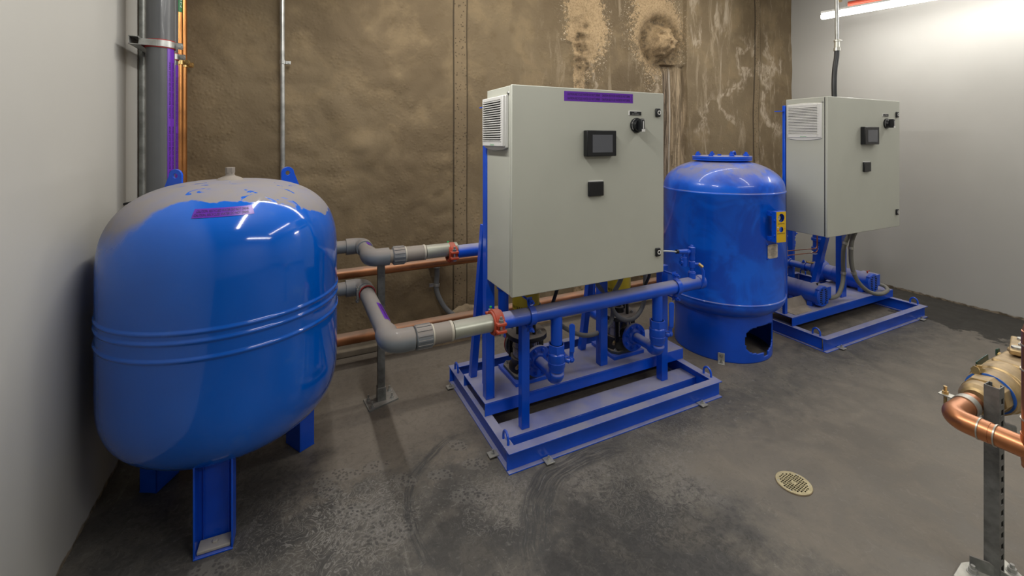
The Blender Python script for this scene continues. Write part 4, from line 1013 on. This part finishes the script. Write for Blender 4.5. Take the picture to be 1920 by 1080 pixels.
t = riser('riser_pipe', M['pvc_riser'], x2, y2, R2, 'slim grey plastic riser between the large riser and the copper ones', 'pipe'); vtape(t, x2, y2, R2, -45, 8, .8, 2.04)
x3, y3 = -.663, 3.43; R3 = .025
t = riser('riser_pipe', M['copper_riser'], x3, y3, R3, 'copper riser with a green label near the top, in the left corner', 'pipe'); vtape(t, x3, y3, R3, -95, -25, 2.40, 2.95, mt='green_lab')
x4, y4 = -.663, 3.545; R4 = .025
t = riser('riser_pipe', M['copper_riser'], x4, y4, R4, 'rightmost copper riser, against the brown wall', 'pipe')
# strut channel on wall + clamps
ZS = 2.09
m = MB(); ya, yb = 2.765, 3.60; WX = XL + .053
m.box(WX, WX + .003, ya, yb, ZS - .0205, ZS + .0205); m.box(WX, WX + .041, ya, yb, ZS + .0175, ZS + .0205); m.box(WX, WX + .041, ya, yb, ZS - .0205, ZS - .0175); m.box(WX + .038, WX + .041, ya, yb, ZS + .011, ZS + .0175); m.box(WX + .038, WX + .041, ya, yb, ZS - .0175, ZS - .011)
tag(obj('strut_channel', m, M['steel']), 'level strut channel on the left wall holding the riser clamps', 'strut')
def rclamp(x, y, r, mat, label, rub):
    t = thing('riser_clamp', label, 'clamp', (x, y, ZS - .02), 'clamps on the corner risers'); hw = .016; pts = []
    xa = XL + .085
    m = MB(); vs = []; fs = []
    # flat strap: from the strut round the pipe to an ear bolt on the room side
    P = [V((xa, y - r - .006, 0)), V((x, y - r - .006, 0))] + [V((x + (r + .005) * math.sin(q), y - (r + .005) * math.cos(q), 0)) for q in [PI / 2 * i / 8 for i in range(9)]] + [V((x + r + .035, y - .004, 0))]
    Q = [V((xa, y + r + .006, 0)), V((x, y + r + .006, 0))] + [V((x + (r + .005) * math.sin(q), y + (r + .005) * math.cos(q), 0)) for q in [PI / 2 * i / 8 for i in range(9)]] + [V((x + r + .035, y + .004, 0))]
    for S in (P, Q):
        vs = []; fs = []
        for i, p in enumerate(S):
            d = (S[min(i + 1, len(S) - 1)] - S[max(i - 1, 0)]).normalized(); n_ = V((d.y, -d.x, 0)) * .002
            for sz, sn in ((-hw, -1), (hw, -1), (hw, 1), (-hw, 1)): vs.append(V((p.x, p.y, ZS + sz)) + n_ * sn)
        for i in range(len(S) - 1):
            for k in range(4): fs.append((i * 4 + k, i * 4 + (k + 1) % 4, i * 4 + 4 + (k + 1) % 4, i * 4 + 4 + k))
        m.add(vs, fs)
    obj('strap', m, mat, t)
    if rub: obj('liner', MB().ring((x, y, ZS - .021), (x, y, ZS + .021), r + .0005, r + .004, 36), M['redrubber'], t)
    b = MB(); c = V((x + r + .024, y, ZS)); b.cyl(c + V((0, .02, 0)), c + V((0, -.012, 0)), .006, n=10); b.cyl(c + V((0, -.006, 0)), c + V((0, -.009, 0)), .015, n=20); b.hexa(c + V((0, -.009, 0)), c + V((0, -.017, 0)), .011); b.hexa(c + V((0, .008, 0)), c + V((0, .016, 0)), .011)
    obj('bolt', b, mat, t)
rclamp(x1, y1, R1, M['steel'], 'broad steel clamp round the large grey riser', True)
rclamp(x2, y2, R2, M['steel'], 'steel clamp round the slim grey riser', True)
rclamp(x3, y3, R3, M['brass'], 'brass coloured clamp round the copper riser with the green label', False)
rclamp(x4, y4, R4, M['brass'], 'brass coloured clamp round the rightmost copper riser', False)
# conduit on the back wall
t = thing('wall_conduit', 'straight steel conduit on the brown wall above the right lug of the left tank', 'conduit', (-.078, 3.56, .0))
obj('tube', MB().cyl((-.078, 3.56, .0), (-.088, 3.56, ZC), .0165, n=20), M['steel'], t)
m = MB(); m.ring((-.083, 3.56, 2.14), (-.083, 3.56, 2.165), .0165, .021, 20); m.box(-.066, -.03, 3.56, 3.575, 2.142, 2.163); m.bolt((-.042, 3.56, 2.152), (0, -1, 0), .008, .006, .003); obj('strap', m, M['steel'], t)

# ------------------------------------------------------------------ hoses of skid 1
def hose(label, P, r, mat, clips=(), name='flexible_conduit', cat='conduit'):
    t = thing(name, label, cat, P[0]); S = spline(P, 8); obj('hose', MB().tube(S, r, 14), mat, t)
    if clips:
        for k in clips:
            d = (S[k + 1] - S[k]).normalized(); obj('clip', MB().ring(S[k] - d * .011, S[k] + d * .011, r, r + .004, 18), M['zinc'], t)
    return t
hose('grey hose looping from the near cabinet to the left upright pump', [(1.66, 2.20, .84), (1.68, 2.24, .72), (1.75, 2.28, .64), (1.845, 2.30, .52), (1.83, 2.30, .42), (1.74, 2.30, .372), (1.63, 2.31, .37), (1.52, 2.34, .42), (1.40, 2.38, .52), (1.345, 2.42, .60)], .014, M['hose'])
hose('grey hose looping beside the right upright pump, under the near cabinet', [(1.885, 2.20, .84), (1.86, 2.24, .70), (1.825, 2.27, .60), (1.828, 2.27, .51), (1.90, 2.26, .44), (2.00, 2.26, .436), (2.08, 2.27, .51), (2.115, 2.29, .66), (2.11, 2.31, .78), (2.06, 2.38, .82)], .014, M['hose'])
hose('short dark cable dropping from the near cabinet behind the front header', [(1.37, 2.15, .84), (1.36, 2.18, .76), (1.345, 2.2, .68), (1.34, 2.24, .60)], .010, M['hose_dk'], name='power_cable', cat='cable')
hose('brass fitted dark cable under the right end of the near cabinet', [(2.02, 2.15, .84), (2.03, 2.16, .74), (2.03, 2.2, .66)], .009, M['hose_dk'], name='power_cable', cat='cable')
tag(obj('brass_clip', MB().ring((2.12, 2.33, .685), (2.145, 2.33, .685), .014, .024, 20).box(2.125, 2.14, 2.31, 2.35, .70, .73), M['brass'], bevel=.001), 'small brass clip on the hose beside the right upright pump', 'clip')
tag(obj('metal_strip', MB().obox((1.60, 2.46, .1735), (1, -.1, 0), (.1, 1, 0), (0, 0, 1), .085, .014, .006), M['brass']), 'thin brassy strip lying on the shelf between the two upright pumps', 'strip')

# ------------------------------------------------------------------ lying motor pumps of skid 2
def motor_pump(mx, label, vol):
    t = thing('motor_pump', label, 'pump', (mx, 2.5, .17)); cz = .262; r = .085; y0, y1 = 2.235, 2.62
    m = MB(); m.lathe([(r - .006, 0), (r, .006), (r, .30), (r - .004, .306), (r - .012, .31), (r - .012, y1 - y0)], (mx, y0 + .02, cz), (0, 1, 0), 44)
    obj('motor_body', m, M['blue_pipe'], t)
    fc = MB(); fc.lathe([(r + .003, .03), (r + .003, .006), (r - .003, 0), (0, 0)], (mx, y0, cz), (0, 1, 0), 44)
    for k in range(4):
        a = PI / 4 + k * PI / 2; fc.cyl((mx + (r + .002) * math.cos(a), y0 + .001, cz + (r + .002) * math.sin(a)), (mx + (r + .002) * math.cos(a), y0 + .03, cz + (r + .002) * math.sin(a)), .009, n=12)
    ec = obj('end_cover', fc, M['blue_clean'], t, bevel=.001)
    s = MB()
    for row in range(8):
        z = cz + .058 - row * .0166
        for sx in (-1, 1):
            for k in range(1):
                xo = .036; wd = .030
                if abs(z - cz) > .05: wd = .024; xo = .024
                s.box(mx + sx * xo - wd / 2 - .001, mx + sx * xo + wd / 2, y0 - .001, y0 + .002, z - .0045, z + .0045)
    obj('cooling_slots', s, M['dark'], ec)
    obj('terminal_box', MB().box(mx + r * .75, mx + r * .75 + .055, y0 + .005, y0 + .14, cz - .035, cz + .07), M['blue_pipe'], t, bevel=.003)
    m = MB(); m.mark().box(mx - .07, mx + .07, y0 + .06, y0 + .10, .17, cz - .055); m.mark().box(mx - .07, mx + .07, y0 + .22, y0 + .26, .17, cz - .055); each('foot', m, M['blue_clean'], t, bevel=.002)
    m = MB(); m.tube([(mx - .005, y0 + .05, cz + r), (mx - .005, y0 + .05, cz + r + .014)], .006, 8); m.tube([(mx - .02, y0 + .05, cz + r + .016), (mx + .012, y0 + .04, cz + r + .022)], .004, 8); obj('lifting_eye', m, M['red'] if vol else M['castblack'], t, label='small red tag' if vol else None)
    m = MB(); yv = 2.71
    m.lathe([(.05, -.085), (.07, -.07), (.098, -.05), (.118, -.02), (.118, .02), (.098, .04), (.06, .05), (.045, .06), (.045, .085)], (mx, yv, cz), (0, 1, 0), 40)
    m.lathe([(.055, .05), (.052, .12), (.048, .20), (.062, .2), (.062, .215)], (mx - .02, yv, cz), n=28)
    obj('volute', m, M['blue_pipe'], t)
    m = MB(); m.lathe([(.062, .217), (.062, .235), (.05, .24), (.05, .30), (.064, .305), (.064, .33), (.052, .335), (.052, .40), (.066, .405), (.066, .43), (.055, .44), (.055, .75)], (mx - .02, yv, cz), n=32)
    obj('discharge_pipe', m, M['blue_clean'], t)
    m = MB(); m.cyl((mx, yv + .07, cz), (mx, 3.30, cz), .034, n=24)
    for yy in (2.84, 3.0): m.ring((mx, yy, cz), (mx, yy + .04, cz), .034, .048, 28)
    obj('suction_pipe', m, M['blue_pipe'], t)
    b = MB()
    for yy in (2.86, 3.02): b.bolt((mx - .02, yy, cz + .048), (0, 0, 1), .012, .014, .008); b.bolt((mx + .045, yy, cz + .01), (0, 0, 1), .010, .012, .01)
    each('coupling_bolt', b, M['blue_clean'], t)
    m = MB(); m.cyl((mx - .055, yv + .0, cz + .075), (mx - .135, yv + .05, cz + .085), .011, n=12); obj('drain_plug', m, M['brass'], t, label='brass plug')
    return t
motor_pump(4.05, 'nearer lying blue motor pump with slotted end cover on the far frame', False)
motor_pump(4.84, 'farther lying blue motor pump with a red tag, right end of the far frame', True)
# rear valves and fittings on skid 2
t = thing('valve_manifold', 'blue rear valve manifold seen through the gap under the far cabinet', 'manifold', (4.7, 3.2, .3))
m = MB(); m.cyl((3.7, 3.33, .40), (5.05, 3.33, .40), .04, n=24); obj('pipe', m, M['blue_pipe'], t)
m = MB(); m.cyl((4.84, 3.30, .26), (4.84, 3.33, .40), .036, n=20); m.cyl((4.05, 3.30, .26), (4.05, 3.33, .40), .036, n=20); obj('branch', m, M['blue_clean'], t)
m = MB(); m.lathe([(.03, 0), (.05, .01), (.05, .03), (.03, .04), (.03, .09), (.05, .1), (.05, .12), (.025, .13), (.025, .22), (.035, .23), (.035, .26)], (4.98, 3.1, .40), n=20); m.box(4.93, 5.03, 3.07, 3.13, .43, .47); obj('valve', m, M['blue_clean'], t)
m = MB(); m.cyl((4.98, 3.1, .58), (5.10, 3.1, .60), .014, n=12); m.cyl((5.06, 3.1, .60), (5.06, 3.1, .52), .014, n=12); m.cyl((5.03, 3.1, .54), (5.10, 3.1, .54), .009, n=10); obj('test_cock', m, M['blue_clean'], t)
t = thing('copper_tubing', 'thin bent copper tube pair hanging below the far cabinet', 'tube', (4.5, 2.5, .4))
m = MB(); z1 = .52
m.tube([(4.34, 2.45, .88), (4.34, 2.45, .60)] + [tuple(p) for p in arc((4.34, 2.45, .56), (0, 0, -1), (-1, 0, .0), .03)] + [(3.70, 2.42, .60)], .004, 10)
obj('tube', m, M['copper'], t)
m = MB(); m.tube([(4.42, 2.5, .88), (4.42, 2.5, .62)] + [tuple(p) for p in arc((4.42, 2.5, .575), (0, 0, -1), (-1, 0, .0), .03)] + [(3.70, 2.46, .63)], .004, 10)
obj('tube', m, M['copper'], t)
obj('fitting', MB().hexa((4.34, 2.45, .86), (4.34, 2.45, .835), .011), M['brass'], t)
t = thing('sensing_line', 'thin steel tube with red-handled cock beside the far discharge pipe', 'tube', (4.75, 2.66, .45))
obj('tube', MB().tube(spline([(4.80, 2.68, .46), (4.70, 2.66, .455), (4.62, 2.66, .465), (4.60, 2.66, .475), (4.64, 2.66, .485)], 5), .004, 8), M['zinc'], t)
obj('cock', MB().cyl((4.80, 2.66, .495), (4.70, 2.66, .495), .012, n=12).cyl((4.74, 2.66, .48), (4.74, 2.66, .52), .010, n=10), M['blue_clean'], t)
obj('cock_handle', MB().obox((4.765, 2.65, .55), (.4, 0, 1), (0, 1, 0), (1, 0, -.4), .05, .012, .008), M['redrubber'], t, label='red handle')
tag(obj('sheet_scrap', MB().prism([(3.66, 2.235), (3.88, 2.235), (3.99, 2.35), (3.99, 2.36), (3.66, 2.36)], (0, 0, .170), (1, 0, 0), (0, 1, 0), (0, 0, 1), .004).obox((3.84, 2.355, .205), (1, .0, 0), (0, .5, 1), (0, 1, -.5), .33, .085, .004), M['mat']), 'dusty folded cardboard sheet under the nearer lying motor', 'cardboard')
hose('left grey conduit bending down from the far cabinet to the nearer lying motor', [(4.54, 2.24, .87), (4.47, 2.25, .76), (4.42, 2.27, .64), (4.425, 2.28, .50), (4.43, 2.28, .40), (4.40, 2.275, .30), (4.33, 2.27, .225), (4.24, 2.265, .215), (4.17, 2.265, .222)], .017, M['hose_lt'], (14, 32))
hose('right grey conduit looping past the shelf edge to the farther lying motor', [(4.53, 2.19, .87), (4.40, 2.19, .74), (4.37, 2.19, .62), (4.385, 2.185, .47), (4.47, 2.18, .34), (4.63, 2.175, .235), (4.80, 2.17, .19), (4.95, 2.18, .195), (5.0, 2.22, .215), (4.97, 2.27, .235)], .017, M['hose_lt'], (14, 26))
tag(obj('pipe_wrench_rag', MB().tube(spline([(3.70, 2.30, .03), (3.76, 2.32, .05), (3.80, 2.36, .03), (3.86, 2.38, .05), (3.9, 2.40, .03)], 5), .018, 8), M['redrubber']), 'crumpled red tape under the shelf of the far frame', 'tape')
bpy.data.objects['pipe_wrench_rag'].name = 'crumpled_tape'

# conduit above cabinet 2
t = thing('drop_conduit', 'steel conduit with black flexible end dropping into the top of the far cabinet', 'conduit', (4.02, 2.12, 1.92)); cx, cy = 4.025, 2.12
obj('flexible_end', MB().tube(spline([(cx - .035, cy, 1.925), (cx - .04, cy, 2.05), (cx - .03, cy, 2.18), (cx - .005, cy, 2.28), (cx, cy, 2.345)], 6), .019, 14), M['hose_dk'], t)
obj('connector', MB().lathe([(.024, 2.335), (.024, 2.36), (.019, 2.362), (.018, 2.41), (.022, 2.412), (.022, 2.425), (.013, 2.43)], (cx, cy, 0), n=18).cyl((cx, cy - .02, 2.42), (cx + .034, cy - .02, 2.42), .004, n=8), M['zinc'], t)
obj('rigid_tube', MB().cyl((cx, cy, 2.42), (cx - .015, cy, ZC), .0135, n=16), M['steel'], t)

# ------------------------------------------------------------------ copper and bronze assembly at the right
t = thing('strut_post', 'slotted grey strut post at the right edge, supporting the copper elbow', 'post', (2.303, .697, 0))
m = MB(); th = .003; x0, x1, y0, y1 = 2.281, 2.325, .667, .708; zt = .70
# web with slots faces -Y side narrow in view: slots on the right flank
m.box(x0, x0 + th, y0, y1, .012, zt); m.box(x0 + th, x1 - th, y1 - th, y1, .012, zt) if False else None
P = MB(); P.box(x0, x0 + th, y0, y1, .012, zt)                       # broad plain face towards the viewer
n = 17; pitch = .0405; sl = .022
zb = .012
P.box(x1 - .009, x1, y0, y0 + th, zb, zt); P.box(x0 + th, x0 + .016, y0, y0 + th, zb, zt)
z = zb
for k in range(n):
    zc0 = .03 + k * pitch; zc1 = zc0 + sl
    if zc1 > zt - .005: break
    P.box(x0 + .016, x1 - .009, y0, y0 + th, z, zc0); z = zc1
P.box(x0 + .016, x1 - .009, y0, y0 + th, z, zt)
P.box(x1 - th, x1, y0 + th, y1, zb, zt) if False else None
P.box(x0 + th, x1 - .002, y1 - th, y1, zb, zt)
P.box(x1 - th, x1, y0 + th, y0 + .010, zb, zt); P.box(x1 - th, x1, y1 - .010, y1, zb, zt)
obj('strut', P, M['strut'], t, smooth=False)
b_ = obj('base_plate', MB().prism([(2.16, .75), (2.25, .76), (2.42, .70), (2.36, .60), (2.22, .61)], (0, 0, 0), (1, 0, 0), (0, 1, 0), (0, 0, 1), .010), M['zinc'], t, bevel=.002)
each('anchor_bolt', MB().bolt((2.235, .722, .010), (0, 0, 1), .013, .016, .012).bolt((2.37, .66, .010), (0, 0, 1), .013, .016, .012), M['steel'], b_)
obj('foot_bracket', MB().prism([(0, 0), (.11, 0), (.11, .02), (.05, .045), (0, .045)], (2.25, .735, .01), (.5, -.86, 0), (0, 0, 1), (.86, .5, 0), .006), M['galv_dull'], t)

CZ = .605; CX = 2.118; CY = .746; r = .035
t = thing('copper_pipe', 'bright copper pipe with an elbow and upright branch at the right edge', 'pipe', (CX, CY, CZ - .04))
m = MB(); m.tube([(2.30, CY, CZ)] + [tuple(p) for p in reversed(arc((CX, CY, CZ), (0, 1, 0), (1, 0, 0), .05, 12))] + [(CX, .64, CZ)], r, 36)
obj('elbow', m, M['copper'], t, ang=60)
obj('pipe', MB().cyl((CX, .665, CZ), (CX, .47, CZ), r - .0015, n=36), M['copper'], t)
m = MB()
for yy in (.668, .628): m.mark().ring((CX, yy, CZ), (CX, yy - .004, CZ), r - .002, r + .0022, 36)
m.ring((CX, .545, 0.655 + .0), (CX, .545, .659), .0, .0, 8) if False else None
each('solder_ring', m, M['plum'], t)
UY = .535
m = MB(); m.cyl((CX, UY, CZ - .055), (CX, UY, .985), r - .001, n=36); m.lathe([(.0, -.075), (.02, -.07), (.033, -.055), (.036, -.03), (.036, .05)], (CX, UY, CZ), n=32)
m.tube([(CX, UY, .94)] + [tuple(p) for p in arc((CX, UY, 1.0), (0, 0, 1), (1, 0, 0), .05, 8)] + [(2.9, UY, 1.0)], r, 24)
obj('upright_pipe', m, M['copper'], t)
each('solder_ring', MB().mark().ring((CX, UY, .70), (CX, UY, .704), r - .002, r + .002, 32).mark().ring((CX, UY, .86), (CX, UY, .864), r - .002, r + .002, 32).mark().ring((CX, UY, .94), (CX, UY, .944), r - .002, r + .002, 32), M['plum'], t)
# strap on the elbow
t = thing('pipe_clamp', 'zinc strap clamp with a raised bolt round the copper pipe behind the right strut', 'clamp', (2.25, CY, CZ))
m = MB(); m.ring((2.235, CY, CZ), (2.268, CY, CZ), r + .001, r + .004, 40); m.box(2.235, 2.268, CY + r, CY + r + .04, CZ + .012, CZ + .016)
obj('band', m, M['zinc'], t); m = MB(); m.cyl((2.252, CY + r + .024, CZ - .03), (2.252, CY + r + .024, CZ + .045), .0055, n=12); m.hexa((2.252, CY + r + .024, CZ + .016), (2.252, CY + r + .024, CZ + .026), .010); obj('bolt', m, M['brass'], t)
# bronze valve body
t = thing('backflow_valve', 'large cast bronze backflow valve behind the right strut post', 'valve', (2.6, CY, CZ - .1))
m = MB(); m.lathe([(.037, 2.33), (.046, 2.335), (.056, 2.35), (.058, 2.39), (.052, 2.40)], (0, CY, CZ), (1, 0, 0), 40)
m.lathe([(.052, 2.40), (.066, 2.402), (.068, 2.43), (.068, 2.455), (.06, 2.46)], (0, CY, CZ), (1, 0, 0), 8, rot=.2)
m.lathe([(.060, 2.455), (.076, 2.462), (.080, 2.49), (.080, 2.53), (.088, 2.535), (.090, 2.56), (.090, 2.72), (.075, 2.76), (.05, 2.80), (.05, 2.95)], (0, CY, CZ - .008), (1, 0, 0), 48)
obj('body', m, M['brass_rough'], t, ang=25, bevel=.0015)
m = MB(); m.obox((2.70, CY - .01, CZ + .062), (1, 0, 0), (0, 1, .0), (0, 0, 1), .17, .11, .045); obj('cover_plate', m, M['brass_rough'], t, bevel=.010)
obj('red_marking', MB().obox((2.70, CY - .066, CZ + .074), (1, 0, 0), (0, 1, 0), (0, 0, 1), .15, .002, .010), M['redrubber'], t)
m = MB(); m.cyl((2.79, CY + .0, CZ + .06), (2.79, CY + .0, CZ + .095), .045, n=24); m.obox((2.80, CY + .01, CZ + .105), (1, .25, 0), (-.25, 1, 0), (0, 0, 1), .20, .06, .024)
bn = obj('bonnet', m, M['brass_rough'], t, bevel=.006)
m = MB()
for p in ((2.725, CY + .0, CZ + .116), (2.78, CY - .005, CZ + .116), (2.86, CY + .02, CZ + .116)): m.mark().cyl(p, (p[0], p[1], p[2] + .010), .016, n=18)
each('bonnet_bolt', m, M['zinc'], bn, bevel=.001)
obj('access_plug', MB().hexa((2.73, CY - .035, CZ + .08), (2.73, CY - .035, CZ + .105), .018), M['brass'], t, bevel=.001)
obj('blue_tape', MB().ring((2.457, CY, CZ - .004), (2.460, CY, CZ - .004), .062, .0735, 40), M['bluetape'], t, label='strip of blue tape')
m = MB(); m.cyl((2.50, CY + .01, CZ + .05), (2.475, CY + .035, CZ + .066), .014, n=14); m.hexa((2.485, CY + .03, CZ + .06), (2.455, CY + .04, CZ + .068), .018); m.cyl((2.475, CY + .036, CZ + .062), (2.475, CY + .036, CZ + .088), .010, n=12)
ck = obj('test_cock', m, M['brass'], t, bevel=.001)
m = MB(); m.obox((2.512, CY + .038, CZ + .096), (1, -.1, .22), (.1, 1, 0), (-.22, 0, 1), .085, .005, .024); obj('lever_handle', m, M['handle_green'], ck, bevel=.002, label='dark green lever grip')
m = MB(); m.cyl((2.74, CY + .02, CZ + .05), (2.74, CY + .06, CZ + .066), .011, n=12); c3 = obj('test_cock', m, M['brass'], t); obj('lever_handle', MB().obox((2.745, CY + .062, CZ + .072), (1, 0, 0), (0, 1, 0), (0, 0, 1), .03, .008, .03), M['handle_green'], c3, bevel=.004, label='dark green lever grip')
m = MB(); m.prism([(2.475, CZ - .06), (2.475, CZ - .15), (2.51, CZ - .205), (2.66, CZ - .26), (2.66, CZ - .18), (2.56, CZ - .15), (2.535, CZ - .12), (2.535, CZ - .06)], (0, CY - .02, 0), (1, 0, 0), (0, 0, 1), (0, 1, 0), .05)
obj('relief_port', m, M['galv_dull'], t, bevel=.006)

# ------------------------------------------------------------------ floor drain
DC = V((2.083, 1.280, 0)); t = thing('floor_drain', 'round slotted brass-coloured drain grate in the concrete floor', 'drain', DC); DR = .073
obj('bowl', MB().cyl(DC + V((0, 0, .0005)), DC + V((0, 0, .0012)), DR * .9, n=48), M['dark'], t)
def grate():
    m = MB(); a = math.radians(8); ca, sa = math.cos(a), math.sin(a)
    nx = 120; step = 2 * DR / nx; idx = {}
    rows = 9; pr_ = .0137; pc = .0098
    def hole(x, y):
        if math.hypot(x, y) > DR * .84: return False
        if abs(x) < .011 and abs(y) < .010: return False
        i = round(x / pr_); j = math.floor(y / pc)
        xc = i * pr_; yc = (j + .5) * pc
        if math.hypot(xc, yc) > DR * .82: return False
        return abs(x - xc) < .0050 and abs(y - yc) < .0033
    for i in range(nx):
        for j in range(nx):
            x = -DR + (i + .5) * step; y = -DR + (j + .5) * step
            if math.hypot(x, y) > DR or hole(x, y): continue
            q = []
            for di, dj in ((0, 0), (1, 0), (1, 1), (0, 1)):
                k = (i + di, j + dj)
                if k not in idx:
                    px, py = -DR + k[0] * step, -DR + k[1] * step; rr = math.hypot(px, py)
                    if rr > DR: px, py = px * DR / rr, py * DR / rr
                    idx[k] = len(m.v); m.v.append((DC.x + px * ca - py * sa, DC.y + px * sa + py * ca, .0045))
                q.append(idx[k])
            m.f.append(tuple(q))
    return m
obj('grate', grate(), M['drain'], t, solid=.003, smooth=False)
obj('rim', MB().ring(DC + V((0, 0, .0)), DC + V((0, 0, .0040)), DR * .985, DR * 1.025, 64), M['dirt'], t)
m = MB()
for a in (20, 140, 200, 320): q = math.radians(a); m.mark().cyl(DC + V((.065 * math.cos(q), .065 * math.sin(q), .005)), DC + V((.065 * math.cos(q), .065 * math.sin(q), .0068)), .004, n=12)
each('screw', m, M['zinc'], t)

# ------------------------------------------------------------------ light fixture by the right wall
t = thing('tube_light', 'lit fluorescent tube fixture hung along the top of the right wall', 'light', (5.3, 1.9, 2.92))
A = V((5.10, 2.84, 2.924)); B = V((5.295, 2.093, 2.924)); d = (B - A).normalized(); B = A + d * 2.3
obj('tube', MB().tube([A, A + d * .012] + [B - d * .012, B], .03, 20, rad=[.022, .03, .03, .022]), M['tube'], t)
s = d.cross(V((0, 0, 1))).normalized(); up = s.cross(d)
obj('housing', MB().obox((A + B) / 2 + V((0, 0, .044)), d, s, up, (B - A).length, .06, .022), M['white'], t, bevel=.004)
m = MB()
for k in (.22, 1.9): m.mark().cyl(A + d * k + V((0, 0, .06)), A + d * k + V((0, 0, ZC - A.z)), .004, n=8)
each('hanger', m, M['steel'], t)
t = thing('sprinkler_head', 'small sprinkler head on a drop pipe above the tube light', 'sprinkler', (5.25, 2.75, 3.05))
obj('deflector', MB().cyl((5.25, 2.75, 3.085), (5.25, 2.75, 3.09), .035, n=20).cyl((5.25, 2.75, 3.09), (5.25, 2.75, 3.14), .014, n=12), M['brass'], t)
obj('drop_pipe', MB().cyl((5.25, 2.75, 3.13), (5.25, 2.75, ZC), .016, n=14), M['steel'], t)
m = MB().cyl((5.26, 2.66, 3.034), (5.74, .6, 3.05), .028, n=20); tag(obj('red_pipe', m, M['red']), 'red sprinkler pipe above the tube light on the right', 'pipe')

# ------------------------------------------------------------------ lights
def area(name, loc, sx, sy, power, rot=(0, 0, 0), col=(1, .97, .92)):
    l = bpy.data.lights.new(name, 'AREA'); l.shape = 'RECTANGLE'; l.size = sx; l.size_y = sy; l.energy = power; l.color = col
    o = bpy.data.objects.new(name, l); COL.objects.link(o); o.location = loc; o.rotation_euler = rot; return o
def strip(name, c, L, yaw, down, right, left):      # bare tube: strips facing down and to both sides
    for nm, p, ry in (('down', down, 0), ('right', right, -PI / 2), ('left', left, PI / 2)):
        if p:
            q = Matrix.Rotation(yaw, 3, 'Z') @ Matrix.Rotation(ry, 3, 'Y'); o = area(name + '_' + nm, c, .04, L, p); o.rotation_euler = q.to_euler()
            o.location = V(c) + q @ V((0, 0, -.036))
mid = (A + B) / 2
strip('tube_lamp_right', mid, 2.2, math.atan2(d.y, d.x) + PI / 2, 14, 4, 22)
strip('tube_lamp_left', V((.2, 1.75, 2.86)), 2.4, 0, 25, 32, 3.5)
area('fill_rear', (2.6, -1.6, 3.2), 2.4, .3, 40)  # added fill behind the camera to brighten front faces, no known fixture
area('fill_middle', (3.2, .2, 3.4), .12, 2.4, 22)  # added overhead fill that lifts the lower parts, not a known fixture
area('tube_lamp_back_wall', (2.4, 2.85, 3.40), 4.2, .06, 26, col=(1, .94, .82))
w = bpy.data.worlds.new('world'); sc.world = w; w.use_nodes = True
w.node_tree.nodes['Background'].inputs[0].default_value = (.9, .95, 1, 1); w.node_tree.nodes['Background'].inputs[1].default_value = .02

# ------------------------------------------------------------------ camera
cd = bpy.data.cameras.new('camera'); cam = bpy.data.objects.new('camera', cd); COL.objects.link(cam)
cam.location = (0, 0, 1.6); th = math.atan2(406, 832.)
cam.rotation_euler = (PI / 2, 0, -th)
cd.sensor_width = 36; cd.lens = 832 / 1920 * 36; cd.shift_x = 0; cd.shift_y = -(540 - 262) / 1920; cd.clip_start = .02
sc.camera = cam
vs_ = sc.view_settings; vs_.view_transform = 'Standard'; vs_.look = 'None'; vs_.gamma = 1; vs_.use_curve_mapping = False; vs_.exposure = .22
sc.cycles.max_bounces = 6; sc.cycles.use_denoising = True
